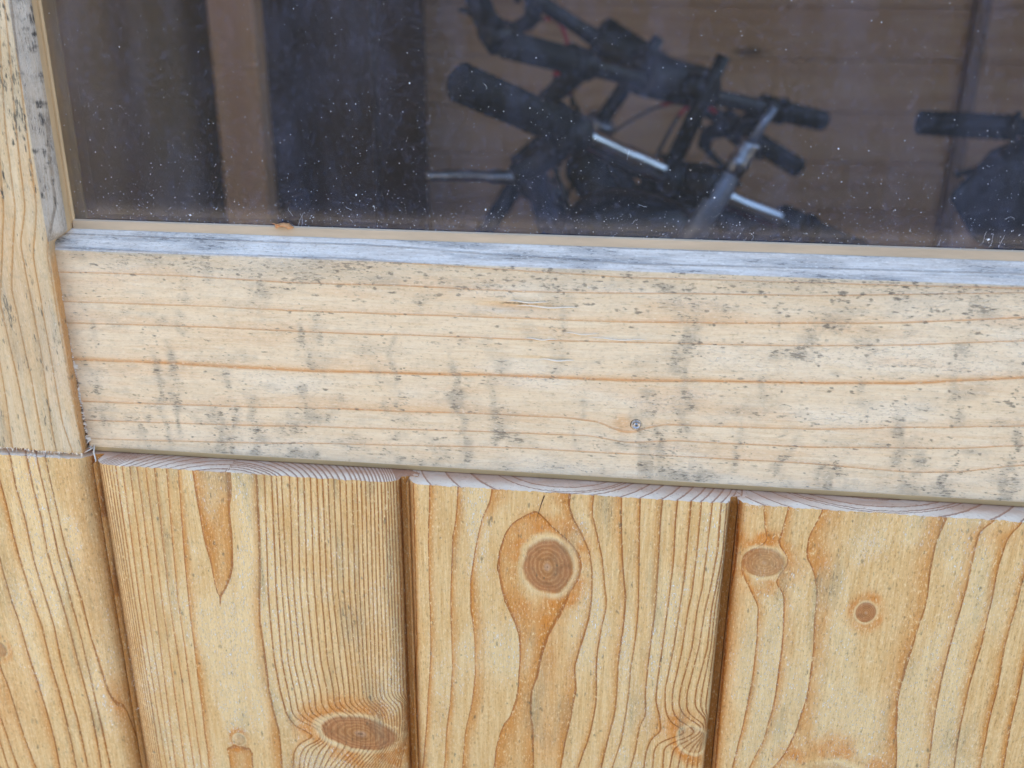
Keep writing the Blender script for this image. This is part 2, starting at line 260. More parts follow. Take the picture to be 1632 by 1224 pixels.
def wood_material(name,along,pale,late,line,wash,orange,mould,fade=.55,latew=.62,gloss=.0,dash=0.0,sheen=.3,lineamt=.85,spotamt=1.0,fibc=1.0,speck=.5,wstr=.9,clus=.35,al_d=330):
    """rings come from the 'ring' attribute (a smooth field); everything finer is node noise. along: 'z' or 'x'"""
    t=NT(name)
    A=(lambda ac,al:(ac,ac,al)) if along=='z' else (lambda ac,al:(al,ac,ac))
    ring=t.att('ring'); grad=t.att('grad'); spot=t.att('spot'); stain=t.att('stain'); wsh=t.att('wash'); tone=t.att('tone'); knot=t.att('knot'); kr=t.att('krad')
    jit=t.noise(t.coords(A(180,30)),1,3)
    fib=t.noise(t.coords(A(2600,130)),1,3,.6)          # single fibres
    fib2=t.noise(t.coords(A(850,50)),1,4,.65)
    blot=t.noise(t.coords(A(75,22)),1,4,.55)
    r=t.math('MULTIPLY_ADD',t.math('SUBTRACT',jit,.5),.07,ring)
    r=t.math('MULTIPLY_ADD',t.math('SUBTRACT',fib2,.5),.05,r)
    ph=t.math('FRACT',r)
    lw=t.math('MULTIPLY',grad,.30,clamp=False); lw=t.math('MINIMUM',t.math('MAXIMUM',lw,.025),.30)     # line width as a share of the ring
    l0=t.math('SUBTRACT',1.0,t.math('MULTIPLY',lw,2.2)); l1=t.math('SUBTRACT',1.0,lw)
    lin=t.n('MapRange',{0:ph,1:l0,2:l1},interpolation_type='SMOOTHSTEP').outputs[0]
    lin=t.math('MULTIPLY',lin,t.n('MapRange',{0:ph,1:t.math('SUBTRACT',1.0,t.math('MULTIPLY',lw,.22)),2:1.0,3:1.0,4:0.0},interpolation_type='SMOOTHSTEP').outputs[0])
    lt=t.ramp(ph,1-latew,1.0); lt=t.math('MULTIPLY',t.math('POWER',lt,1.35),fade)
    lt=t.math('MULTIPLY',lt,t.lin(blot,.3,.7,.55,1.15),clamp=True)
    col=t.mix(t.lin(fib2,.35,.65,.1,.1+.6*fibc),pale,wash)
    col=t.mix(lt,col,late)
    w2=t.math('MULTIPLY',t.ramp(t.math('MULTIPLY_ADD',wsh,.6,t.math('MULTIPLY',blot,.75)),.38,.74),t.math('SUBTRACT',1.0,t.math('MULTIPLY',lt,.8)),clamp=True)
    col=t.mix(t.math('MULTIPLY',w2,wstr),col,wash)
    col=t.mix(t.math('MULTIPLY',tone,.85),col,orange)
    lv=t.math('MULTIPLY',lin,t.lin(jit,.3,.7,.55,1.0))
    col=t.mix(t.math('MULTIPLY',lv,lineamt),col,line)
    col=t.mix(t.lin(fib,.35,.7,0,.38*fibc),col,t.mix(1.0,col,(.66,.56,.46,1),'MULTIPLY'))
    col=t.mix(t.lin(fib2,.62,.38,0,.26*fibc),col,t.mix(1.0,col,(.72,.60,.48,1),'MULTIPLY'))
    # knots: reddish brown heart with fine rings
    kn=t.noise(t.coords((900,900,900)),1,3,.6)
    kd=t.math('MULTIPLY_ADD',t.math('SUBTRACT',kn,.5),.07,kr)
    kw=t.n('Math',{0:t.math('MULTIPLY',kd,40.0)},operation='SINE').outputs[0]
    kc=t.mix(t.lin(kd,.15,.95,0,1),srgb(170,114,60),srgb(172,112,66))
    kc=t.mix(t.ramp(kw,.3,1,0,.34),kc,srgb(206,160,108))
    kc=t.mix(t.ramp(kw,-.4,-1,0,.28),kc,srgb(124,76,40))
    kc=t.mix(t.ramp(kd,.20,.10,0,.6),kc,srgb(196,160,128)); kc=t.mix(t.ramp(kd,.07,.03,0,.7),kc,srgb(96,70,54))
    kc=t.mix(t.ramp(kd,.80,1.0,0,.55),kc,srgb(140,84,46))
    kc=t.mix(t.ramp(t.noise(t.coords((260,260,260)),1,4,.6),.45,.7,0,.55),kc,srgb(122,74,42))
    rim=t.math('MULTIPLY',t.ramp(kr,.92,1.02),t.ramp(kr,1.30,1.04)); col=t.mix(t.math('MULTIPLY',rim,t.ramp(blot,.35,.6,0,.7)),col,wash)
    col=t.mix(knot,col,kc)
    # grey weathering and mould
    sc=t.ramp(t.noise(t.coords(A(300,240)),1,4,.7),.48,.72)
    col=t.mix(t.math('MULTIPLY',sc,.34*clus),col,mould)
    col=t.mix(t.math('MULTIPLY',stain,t.lin(fib2,.25,.7,.28,.95),clamp=True),col,mould)
    d1=t.noise(t.coords(A(1900,al_d)),1,3,.6); d2=t.noise(t.coords(A(420,160)),1,3,.6)
    cl=t.ramp(t.noise(t.coords(A(230,80)),1,4,.65),.44,.68)
    th=t.math('MULTIPLY_ADD',cl,-.16*clus,t.math('MULTIPLY_ADD',t.math('MINIMUM',stain,.5),-.29,.755))
    ds=t.n('MapRange',{0:t.math('MULTIPLY_ADD',d2,.35,t.math('MULTIPLY',d1,.75)),1:th,2:t.math('ADD',th,.07)}).outputs[0]
    col=t.mix(t.math('MULTIPLY',ds,dash),col,(mould[0]*.45,mould[1]*.45,mould[2]*.45,1))
    sp=t.math('MULTIPLY',t.ramp(t.math('MULTIPLY_ADD',t.math('SUBTRACT',d1,.5),1.5,spot),.16,.85),t.math('MULTIPLY',t.ramp(spot,.02,.2),spotamt),clamp=True)
    col=t.mix(sp,col,(mould[0]*.34,mould[1]*.33,mould[2]*.33,1))
    mic=t.noise(t.coords(A(1500,620)),1,2,.7)
    col=t.mix(t.math('MULTIPLY',t.ramp(mic,.44,.30,0,speck),t.math('SUBTRACT',1.0,t.math('MULTIPLY',knot,.8))),col,t.mix(1.0,col,(.60,.56,.50,1),'MULTIPLY'))
    col=t.mix(t.math('MULTIPLY',t.ramp(mic,.56,.72,0,speck*1.1),t.math('SUBTRACT',1.0,t.math('MULTIPLY',knot,.85))),col,wash)  # pale half of the speckle paints in white glints
    fl=t.math('MULTIPLY',t.ramp(t.noise(t.coords(A(2300,800)),1,1),.60,.74),t.math('MULTIPLY',t.lin(w2,0,1,.15,1.0),t.math('SUBTRACT',1.0,t.math('MULTIPLY',knot,.9))))
    col=t.mix(t.math('MULTIPLY',fl,sheen),col,srgb(244,240,228))  # glints of raised fibres painted into the base colour
    hgt=t.math('ADD',t.math('MULTIPLY',fib,.6),t.math('ADD',t.math('MULTIPLY',lin,.5),t.math('MULTIPLY',fl,.8)))
    bp=t.n('Bump',{'Strength':1.0,'Distance':.0003,'Height':hgt}).outputs[0]
    rough=t.lin(t.math('MULTIPLY',w2,gloss),0,1,.60,.22)
    b=t.n('BsdfPrincipled',{'Base Color':col,'Roughness':rough,'Normal':bp,'IOR':1.45})
    return t.out(b.outputs[0])
def end_material(name):
    t=NT(name); ring=t.att('ring'); grad=t.att('grad')
    n1=t.noise(t.coords((900,900,900)),1,3,.6); n2=t.noise(t.coords((160,160,160)),1,3)
    ph=t.math('FRACT',t.math('MULTIPLY_ADD',n1,.06,ring))
    lw=t.math('MINIMUM',t.math('MAXIMUM',t.math('MULTIPLY',grad,.42),.05),.4)
    lin=t.n('MapRange',{0:ph,1:t.math('SUBTRACT',1.0,t.math('MULTIPLY',lw,2.0)),2:t.math('SUBTRACT',1.0,lw)},interpolation_type='SMOOTHSTEP').outputs[0]
    lin=t.math('MULTIPLY',lin,t.ramp(ph,.985,1.0,1,0))
    col=t.mix(t.lin(n2,.3,.7),srgb(240,222,196),srgb(250,236,214))
    col=t.mix(t.math('MULTIPLY',t.math('POWER',ph,2.0),.30),col,srgb(200,150,110))
    col=t.mix(t.math('MULTIPLY',lin,.7),col,srgb(146,92,62))
    col=t.mix(t.ramp(n1,.60,.72,0,.45),col,srgb(120,84,66))
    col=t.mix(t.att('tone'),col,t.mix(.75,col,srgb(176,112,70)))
    bp=t.n('Bump',{'Strength':.7,'Distance':.0003,'Height':n1}).outputs[0]
    return t.out(t.n('BsdfPrincipled',{'Base Color':col,'Roughness':.7,'Normal':bp}).outputs[0])
def simple(name,col,rough=.5,metal=0.0,nscale=0,namt=.2,bump=0,coat=0.0,aniso=(1,1,1)):
    t=NT(name); c=col
    ins={'Roughness':rough,'Metallic':metal,'Coat Weight':coat}
    if nscale:
        nz=t.noise(t.coords(tuple(nscale*a for a in aniso)),1,4,.6)
        c=t.mix(t.lin(nz,.3,.7),tuple(v*(1-namt) for v in col[:3])+(1,),tuple(min(1,v*(1+namt)) for v in col[:3])+(1,))
        if bump: ins['Normal']=t.n('Bump',{'Strength':.5,'Distance':bump,'Height':nz}).outputs[0]
    ins['Base Color']=c
    return t.out(t.n('BsdfPrincipled',ins).outputs[0])

PALE=srgb(222,192,148)
m_board=wood_material('pine_cladding','z',srgb(222,180,114),srgb(207,139,57),srgb(158,92,36),srgb(234,208,156),srgb(212,131,36),srgb(132,126,100),fade=1.0,latew=.50,gloss=1.0,dash=.55,sheen=1.0,speck=.75,spotamt=.62)
m_case=wood_material('weathered_casing','x',srgb(234,210,172),srgb(228,186,136),srgb(214,150,92),srgb(240,224,196),srgb(218,158,92),srgb(152,142,124),fade=.5,latew=.32,dash=.62,sheen=.3,spotamt=.72,fibc=.6,speck=.38,clus=.5,al_d=560,lineamt=.62)
m_stile=wood_material('weathered_stile','z',srgb(220,196,152),srgb(208,166,108),srgb(198,146,84),srgb(222,206,176),srgb(208,150,84),srgb(140,134,116),fade=.6,latew=.6,dash=.8,sheen=.3,fibc=.8,speck=.45,clus=.8)
m_grey=wood_material('silvered_bevel','x',srgb(216,208,198),srgb(204,196,186),srgb(178,168,158),srgb(236,230,220),srgb(196,188,180),srgb(130,128,126),fade=.2,latew=.4,dash=.6,sheen=.3)
m_greyz=wood_material('silvered_bevel_upright','z',srgb(190,172,148),srgb(174,154,130),srgb(146,130,112),srgb(206,196,182),srgb(186,168,146),srgb(112,104,96),fade=.3,latew=.5,dash=.8,sheen=.3,clus=1.0)
m_end=end_material('sawn_end_grain')
m_edge=simple('casing_edge',srgb(208,180,132),.7,nscale=300,namt=.15,aniso=(.1,1,1))
m_fibre=simple('torn_fibre',srgb(236,226,208),.5)
m_bead=simple('bead_timber',srgb(188,168,142),.6,nscale=220,namt=.14,bump=.0002,aniso=(.15,1,1))
m_beadz=simple('bead_timber_upright',srgb(190,160,120),.6,nscale=220,namt=.14,bump=.0002,aniso=(1,1,.15))

# ---------------------------------------------------------------- ring fields
def field(lines,rows,cols,axis,slope=.25):
    """lines: traced (x,z,id). axis 'z': rows are z, cols x. 'x': rows are x, cols z (descending lines)."""
    n=len(lines); P=np.zeros((len(rows),n)); I=np.zeros((len(rows),n))
    for k,l in enumerate(lines):
        a=np.array(l,dtype=float); key=a[:,1] if axis=='z' else a[:,0]; val=a[:,0] if axis=='z' else -a[:,1]
        o=np.argsort(key,kind='stable'); key=key[o]; val=val[o]; ids=a[o,2]
        v=np.interp(rows,key,val); 
        if len(key)>1:   # carry the line on past its ends
            for end,(i0,i1) in((0,(0,1)),(1,(-1,-2))):
                d=key[i0]-key[i1]; s=(val[i0]-val[i1])/d if abs(d)>.5 else 0
                s=np.clip(s,-.12,.12); m=(rows<key[0]) if end==0 else (rows>key[-1]); v=np.where(m,val[i0]+s*(rows-key[i0]),v)
        P[:,k]=v; I[:,k]=np.interp(rows,key,ids)
    # soften the polylines along the grain
    if len(rows)>40:
        ker=np.hanning(19); ker/=ker.sum()
        P=np.stack([np.convolve(np.pad(P[:,k],9,'edge'),ker,'valid') for k in range(n)],1)
    P=np.maximum.accumulate(P+np.arange(n)*1e-4,axis=1)
    out=np.zeros((len(rows),len(cols)))
    cc=cols if axis=='z' else -cols
    if axis=='x': cc_s=cc
    for i in range(len(rows)):
        xp=np.concatenate([[P[i,0]-60],P[i],[P[i,-1]+60]]); fp=np.concatenate([[I[i,0]+np.sign(I[i,0]-I[i,1]+1e-9)*60*slope],I[i],[I[i,-1]+np.sign(I[i,-1]-I[i,-2]+1e-9)*60*slope]])
        out[i]=np.interp(cc,xp,fp)
    return out
def gradient(ring,rows,cols):
    g=np.abs(np.gradient(ring,cols,axis=1)); g2=np.abs(np.gradient(ring,rows,axis=0)); g=np.hypot(g,g2)
    k=np.ones(9)/9; g=np.apply_along_axis(lambda a:np.convolve(np.pad(a,4,'edge'),k,'valid'),1,g)
    return np.clip(g,.02,3)
def blobs(X,Z,lst,seed):
    o=np.zeros_like(X); 
    nz=fbm(X/.8,Z/.8,seed)
    for (x,z,rx,rz,s) in lst:
        m=(np.abs(X-x)<rx*2)&(np.abs(Z-z)<rz*2)
        if not m.any(): continue
        d=np.hypot((X[m]-x)/rx,(Z[m]-z)/rz)+(nz[m]-.5)*1.1
        o[m]=np.maximum(o[m],s*(1-sstep(.0,1.25,d)))
    return o
def soft(X,Z,lst):
    o=np.zeros_like(X)
    for (x,z,rx,rz,s) in lst: o=o+s*np.exp(-((X-x)/rx)**2-((Z-z)/rz)**2)
    return o

# ---------------------------------------------------------------- the shed
shed=empty('garden_shed',(0,0,0),'timber shed wall of vertical pine cladding with a dusty window above','shed')
def cladding(xl,xr,key,fine,ztop,zbot,yf=0.0,seed=0,lrx=7,lry=7.5,rrx=4.5,rry=4.0,washes=(),tones=(),cf=(0,1),pith='back',D0=25.):
    """one tongue and groove board, all mm; face at y=yf (mm), coordinates from the corner"""
    st=.42 if fine else 3.0
    xs=[];ys=[]
    def arc(x0,x1,f,n):
        for k in range(n): xs.append(f(k/n)[0]); ys.append(f(k/n)[1])
    nl=int(11/st)+4; nr=int(8/st)+4; nf=max(int((xr-xl-lrx-rrx)/st),6)
    xs+= [xl+.15]*3; ys+=[18,10,5.8]
    for k in range(nl+1):
        a=math.pi/2*k/nl; xs.append(xl+lrx*(1-math.cos(a))); ys.append(5.0-5.0*math.sin(a)**.9)
    for k in range(1,nf): xs.append(xl+lrx+(xr-rrx-xl-lrx)*k/nf); ys.append(0)
    for k in range(nr+1):
        a=math.pi/2*k/nr; xs.append(xr-rrx+rrx*math.sin(a)); ys.append(rry*(1-math.cos(a)))
    xs+=[xr+.02,xr+.05,xr+.3,xr+1.6,xr+1.9,xr+6]; ys+=[rry+.3,rry+.6,max(5.0,rry+.9),max(5.0,rry+.9),max(5.4,rry+1.3),max(5.5,rry+1.4)]
    xs=np.array(xs); ys=np.array(ys)
    if fine: zs=np.concatenate([np.arange(ztop,-150,-st),np.linspace(-152,zbot,14)])
    else: zs=np.linspace(ztop,zbot,max(int((ztop-zbot)/12),20))
    X,Z=np.meshgrid(xs,zs)
    Yp=np.broadcast_to(ys,X.shape).copy()
    if key: ring=field(TR[key],zs,xs,'z')
    else:
        c=(xl+xr)/2+RNG.uniform(-40,40); wob=3*np.sin(Z/170+seed)+2*np.sin(Z/61+seed*2)
        ring=np.sqrt((X-c+wob)**2+300+120*np.sin(Z/300+seed))/RNG.uniform(5,9)
    sh=lambda a:a
    wob=(fbm(X/14,Z/60,seed+5)-.5)*.5
    if key: ring=ring+wob*.5
    ring[:,-5:]=.3; ring[:,:3]=.3
    gr=gradient(ring,zs,xs)
    ph=np.mod(ring,1)
    face=np.clip(1-Yp/3.0,0,1)
    # relief: worn early wood, proud late wood, and a shallow step at every ring
    rel=.16*sstep(.2,.93,ph)*(1-sstep(.95,1,ph))+.10*(fbm(X/1.1,Z/14,seed+9)-.5)+.35*(fbm(X/30,Z/80,seed+11)-.5)
    rel*=np.clip(1.2-gr*.5,.35,1)
    knot=np.zeros_like(X); krad=np.ones_like(X)*2
    ktone=np.zeros_like(X)
    for i,(kx,kz,krx,krz,rot) in enumerate(KN.get(key,[])):
        ka={('b3',1):.35,('b4',0):.72,('b2',1):.4,('b1',0):.7,('b4',2):.3}.get((key,i),.95)
        cr,sr=math.cos(rad(rot)),math.sin(rad(rot)); dx=X-kx; dz=Z-kz; u=(dx*cr+dz*sr)/krx; v=(-dx*sr+dz*cr)/krz
        d=np.hypot(u,v)+(fbm(X/5,Z/5,seed+31+i)-.5)*.16
        knot=np.maximum(knot,ka*(1-sstep(.84,1.06,d))); krad=np.minimum(krad,d)
        ktone=np.maximum(ktone,.9*sstep(1.05,1.3,d)*(1-sstep(1.3,2.1,np.hypot(u,v*.8)))*np.clip(fbm(X/6,Z/6,seed+40)*2.2-.6,0,1))
        rel+=.25*(1-sstep(.7,1.1,d))-.25*np.exp(-((d-1.03)/.06)**2)
    tone=np.clip(sstep(.6,4.5,Yp)*.9+ktone+soft(X,Z,tones),0,1)*(.75+.5*fbm(X/10,Z/45,seed+3))
    tone=np.clip(tone,0,1)
    wash=np.clip((fbm(X/14,Z/34,seed+21)-.49)*2.2*face+1.4*soft(X,Z,washes),-.5,1.2)
    stain=np.clip((fbm(X/6,Z/30,seed+51,4)-.60)*2.2*face,0,.55)
    n=230 if fine else 0
    sl=[(RNG.uniform(xl+6,xr-4),RNG.uniform(-150,0),RNG.uniform(.3,.85),RNG.uniform(.5,2.0),RNG.uniform(.35,.95)) for _ in range(n)]
    sl+=[(RNG.uniform(xl+6,xr-4),RNG.uniform(-150,0),RNG.uniform(.3,.8),RNG.uniform(2.5,8),RNG.uniform(.15,.4)) for _ in range(n//5)]
    spot=blobs(X,Z,sl,seed+61)*face
    zz=Z.copy(); 
    topn=(fbm(X/1.2,X*0+seed,seed+71)-.5)*.7 if fine else 0
    zz=zz+np.where(np.abs(Z-ztop)<1e-6,topn,0)
    Pos=np.stack([X,yf+Yp-rel*face,zz],-1)/1000; Pos[...,2]+=H
    V=[Pos.reshape(-1,3)]; F=[gridfaces(len(zs),len(xs))]; mid=[np.zeros(len(F[0]),int)]
    at={k:[v.ravel()] for k,v in dict(ring=ring,grad=gr,spot=spot,stain=stain,wash=wash,tone=tone,knot=knot,krad=krad).items()}
    # sawn end grain on top
    nd=26 if fine else 3
    dep=np.linspace(0,1,nd); back=18.0
    Xe=np.broadcast_to(xs,(nd,len(xs))).copy(); Ye=ys[None,:]+(back-ys[None,:])*dep[:,None]
    c=(xl+xr)/2 if cf[0]==0 else cf[0]
    top=ring[0]; d=Ye; q=(Xe-c); 
    if pith=='front': arg=q**2+2*d*D0+d*d
    else: arg=q**2-(2*d*D0-d*d)
    sg=np.where(q>=0,1,-1); Xq=c+sg*np.sqrt(np.maximum(arg,0)); re=np.interp(Xq,xs[3:-6],top[3:-6])
    re=re-np.sqrt(np.maximum(-arg,0))*.12
    ge=np.clip(np.hypot(np.gradient(re,axis=1)/np.maximum(np.abs(np.gradient(Xe,axis=1)),.05),np.gradient(re,axis=0)/np.maximum(np.abs(np.gradient(Ye,axis=0)),.05)),.05,2)
    ze=np.full_like(Xe,ztop)+(fbm(Xe/1.0,Ye/1.0,seed+81)-.5)*.5*(dep[:,None]>0); ze[0]=zz[0]
    Pe=np.stack([Xe,yf+Ye-np.where(dep[:,None]==0,(rel*face)[0][None,:],0),ze],-1)/1000; Pe[...,2]+=H
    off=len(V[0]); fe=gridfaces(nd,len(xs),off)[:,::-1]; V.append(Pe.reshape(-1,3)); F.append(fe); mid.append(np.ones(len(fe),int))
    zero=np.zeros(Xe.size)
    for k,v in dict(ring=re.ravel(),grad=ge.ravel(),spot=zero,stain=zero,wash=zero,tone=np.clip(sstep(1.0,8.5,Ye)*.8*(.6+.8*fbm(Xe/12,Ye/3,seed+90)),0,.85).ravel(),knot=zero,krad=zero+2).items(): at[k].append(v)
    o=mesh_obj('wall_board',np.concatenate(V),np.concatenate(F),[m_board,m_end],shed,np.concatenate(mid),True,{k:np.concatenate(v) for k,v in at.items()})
    return o
def sliver(mb,p,d,L,wd,bend):
    """one torn fibre: a thin tapering three-sided spike with a kink"""
    p=Vector(p); d=Vector(d).normalized(); a=d.orthogonal().normalized(); b=d.cross(a); o=len(mb.V)
    q=p+d*L*.5+Vector(bend)*L*.18; e=p+d*L+Vector(bend)*L*.6
    for c,s in((p,1),(q,.7)):
        for k in range(3):
            th=2*math.pi*k/3; mb.V.append(tuple(c+(a*math.cos(th)+b*math.sin(th))*wd*s*.5))
    mb.V.append(tuple(e))
    for k in range(3):
        k2=(k+1)%3; mb.F+=[(o+k,o+k2,o+3+k2,o+3+k),(o+3+k,o+3+k2,o+6)]
def rv(s=1.0): return (random.uniform(-s,s),random.uniform(-s,s),random.uniform(-s,s))
mm=lambda x,y,z:(x/1000,y/1000,z/1000+H)
def flecks(board,areas,n,yf=0):
    mb=MB()
    for _ in range(n):
        x,z,rx,rz=random.choice(areas); px=random.gauss(x,rx*.6); pz=random.gauss(z,rz*.6)
        if pz>-1: continue
        sliver(mb,mm(px,yf+.02,pz),(random.uniform(-.35,.35),random.uniform(-.5,-.1),random.choice((-1,1))),random.uniform(.0004,.0011),random.uniform(.00008,.00016),rv(.6))
    o=mb.build('raised_fibres',m_fibre,board); o['kind']='stuff'

wb1=cladding(-117,-3.4,'b1',True,0,-H*1000+20,3,11,washes=[(-30,-60,14,40,.25)],tones=[(-8,-40,7,60,.25),(-8,-108,4,12,.6),(-66,-115,14,20,.5)],rrx=9,rry=4.5,cf=(-70,1),pith='front')
wb2=cladding(.4,112.4,'b2',True,0,-H*1000+20,0,23,washes=[(48,-60,7,16,.55),(45,-95,10,25,.35),(104,-88,7,16,.35),(74,-128,14,10,.7),(12,-88,7,16,.3)],tones=[(42,-20,8,40,.0),(80,-108,4,8,.45),(108,-120,3,12,.4)],rrx=6.5,rry=4.5,cf=(50,1),pith='front',D0=20)
wb3=cladding(115.4,226.4,'b3',True,0,-H*1000+20,0,37,washes=[(140,-26,4,14,.6),(177,-12,4,6,.6),(182,-50,5,12,.6),(194,-60,4,24,.5),(206,-50,5,22,.45),(150,-60,8,24,.3)],tones=[(166,-66,5,26,.45),(166,-48,9,5,.35),(166,-108,6,14,.4),(212,-94,6,8,.5)],rrx=3.2,rry=3.4,cf=(168,1),pith='back',D0=30)
wb4=cladding(228.8,341,'b4',True,0,-H*1000+20,0,41,washes=[(246,-62,6,30,.5),(272,-12,9,8,.5),(272,-80,14,14,.5),(300,-60,12,40,.25),(262,-100,20,10,.5)],tones=[(249,-24,4,5,.5),(238,-13,3,3,.6),(258,-20,4,5,.5),(310,-6,10,5,.4),(275.2,-38.6,5.5,6,.6),(232,-60,3,60,.3)],cf=(275,1),pith='back',D0=45,lrx=8,lry=8)
flecks(wb1,[(-40,-60,20,40)],250,3)
flecks(wb2,[(104,-86,5,14),(100,-60,8,40),(46,-70,7,25),(72,-128,10,6),(12,-90,5,14),(60,-40,25,30)],2600)
flecks(wb3,[(194,-60,4,24),(182,-40,6,20),(206,-50,8,30),(150,-50,14,35),(140,-28,4,12),(128,-100,8,25),(205,-90,6,10)],3000)
flecks(wb4,[(246,-60,6,30),(270,-80,14,16),(272,-12,8,7),(300,-50,16,35),(290,-90,20,16)],2600)
# the rest of the wall: left of the window full height, right under the sill, right of the window, above it
SILLW=900.; TOPW=760.
for k in range(3): cladding(-117-115*(k+1)+1.2,-117-115*k-3,None,False,1320-0,-H*1000+20,0,100+k)
cladding(-117,-78,None,False,1320,4,3,99)
for k in range(6): cladding(344+115*k,344+115*k+111,None,False,0 if 344+115*k<SILLW else 1320,-H*1000+20,0,120+k)
for k in range(9): cladding(-117+115*k,-117+115*k+111,None,False,1320,TOPW+80,0,140+k)

# ---------------------------------------------------------------- window casing: bottom board
def casing_board():
    st=.42
    prof=[]   # (y,z) down the section, then material
    zt=76.2; ch=5.6
    sec=[]
    for k in range(5): sec.append((26-(26-14.8)*k/4,zt+6.1,1))
    n=18
    for k in range(1,n+1): a=k/n; sec.append((14.8-(14.8-9.15)*a,zt+6.1-(6.0)*a,1))
    for k in range(1,4): sec.append((9.15-.15*k/3,zt+.1-.5*k/3,0))
    zf=np.arange(zt-.8,3.0,-st)
    for z in zf: sec.append((9.0,z,0))
    for k in range(1,7): a=k/6; sec.append((9.0+1.3*a**1.2,3.0-2.75*a,2))
    sec+=[(13,.22,2),(26,.2,2)]
    sec=np.array(sec); ys=sec[:,0]; zz=sec[:,1]; mt=sec[:,2].astype(int)
    xs=np.concatenate([np.arange(0,352,st),np.linspace(360,918,40)])
    n,m=len(xs),len(zz)
    X=np.broadcast_to(xs[:,None],(n,m)).copy(); Z=np.broadcast_to(zz[None,:],(n,m)).copy(); Y=np.broadcast_to(ys[None,:],(n,m)).copy()
    ring=field(TR['cas'],xs,zz,'x')
    ring=ring+(fbm(X/60,Z/9,7)-.5)*.12
    gr=gradient(ring,xs,np.cumsum(np.concatenate([[0],np.abs(np.diff(zz))+1e-3])))
    face=(mt==0)[None,:]*np.ones((n,1))
    # nail knot
    d=np.hypot((X-193.5)/1.0,(Z-23)/1.0)
    ph=np.mod(ring,1)
    rel=.10*sstep(.6,.95,ph)*(1-sstep(.96,1,ph))+.10*(fbm(X/14,Z/.9,3)-.5)+.5*(fbm(X/90,Z/40,5)-.5)-.35*np.exp(-(d/2.3)**2)
    # torn dent near the top edge and two slivers
    dent=np.exp(-((X-158)/13)**2-((Z-62.5)/1.5)**2); rel-=1.3*dent*(.6+.8*fbm(X/6,Z/.5,13))
    dent2=np.exp(-((X-166)/9)**2-((Z-45)/.55)**2); rel-=.5*dent2
    stain=np.zeros_like(X)
    # dark rain runs: (x, z top, z bottom, half width, strength)
    runs=[(22,24,2,3,.5),(30,50,5,1.5,.35),(36,46,6,1.6,.5),(49,22,2,2.6,.55),(56,40,2,1.8,.4),(64,30,2,3,.5),(84,60,3,2.2,.6),(92,58,20,2.5,.4),(79,20,2,4,.45),(112,42,3,2.2,.6),(117,54,24,1.6,.45),(137,50,6,2.4,.55),(150,40,12,1.6,.4),(128,16,2,4,.5),(178,36,4,1.2,.35),(186,16,4,2,.4),(202,40,6,3.2,.5),(208,34,2,2.4,.55),(214,56,20,3,.35),(212,74,44,3.5,.5),(218,14,2,5,.65),(232,42,10,1.6,.3),(262,18,1,5,.6),(248,30,2,3,.35),(283,36,8,2.6,.5),(289,24,2,2.8,.4),(302,22,2,1.4,.6),(320,40,2,1.6,.55),(318,18,2,1.5,.6),(270,66,40,2,.3),(172,70,40,2.5,.35),(8,60,10,2,.25),(44,70,42,2.2,.3),(70,72,50,3,.35),(240,70,30,2,.3),(300,70,30,3,.35)]
    for (x,z1,z0,wd,s) in runs:
        xx=x+(fbm(Z/9,Z*0+x,19)-.5)*9; prof_=sstep(z0-6,z0+2,Z)*(1-sstep(z1-8,z1+2,Z))
        stain+=1.45*s*np.exp(-((X-xx)/wd)**2)*prof_*np.clip(3.2*fbm(X/3.5,Z/5,23+int(x)%5)-1.05,0,1.4)
    # brownish stains
    stain+=1.05*blobs(X,Z,[(258,62,7,4.5,.7),(252,56,4,6,.75),(250,52,4,3,.7),(262,66,9,3,.5)],29)
    stain+=.42*sstep(58,76,Z)*(fbm(X/22,Z/7,33)*1.5-.25)+.30*sstep(67,77,Z)
    stain+=.25*sstep(40,16,Z)*(fbm(X/18,Z/12,34)-.35)
    stain+=.55*np.clip((fbm(X/9,Z/5,35,4)-.56)*3.2,0,1)*face
    stain=np.clip(stain,0,.8)*face+(1-face)*np.clip((fbm(X/18,Z/1.6,37,4)-.42)*2.6,0,.85)*(mt!=2)[None,:]
    sl=[]
    for _ in range(750):
        x=RNG.uniform(0,345); z=76-72*RNG.random()**1.25; 
        sl.append((x,z,RNG.uniform(.6,2.1),RNG.uniform(.22,.7),RNG.uniform(.3,.9)))
    for _ in range(120): sl.append((RNG.uniform(215,345),RNG.uniform(28,72),RNG.uniform(.7,1.6),RNG.uniform(.3,.7),RNG.uniform(.5,1)))
    for _ in range(160): sl.append((RNG.uniform(90,330),RNG.uniform(62,76),RNG.uniform(.8,2.6),RNG.uniform(.35,.9),RNG.uniform(.4,.9)))
    for (x,z1,z0,wd,s) in runs:
        for _ in range(int(48*s/.45)):
            zz_=RNG.uniform(z0-2,z1+3); sl.append((x+RNG.normal(0,wd*.9)+3*math.sin(zz_/7+x),zz_,RNG.uniform(.3,1.1),RNG.uniform(.16,.42),RNG.uniform(.35,.9)))
    for _ in range(1000): sl.append((RNG.uniform(0,345),RNG.uniform(3,75),RNG.uniform(.3,.9),RNG.uniform(.15,.35),RNG.uniform(.3,.75)))
    sl+=[(261,71.5,2.0,1.2,1),(257,60.5,1.2,.9,1),(198,22.5,2.6,.8,.8),(190,25.5,2.2,1.0,.5),(236,71,2,.7,.9),(158,63.8,9,.6,.9),(150,70,7,2.0,.5),(207,70,5,1.4,.6)]
    spot=blobs(X,Z,sl,43)
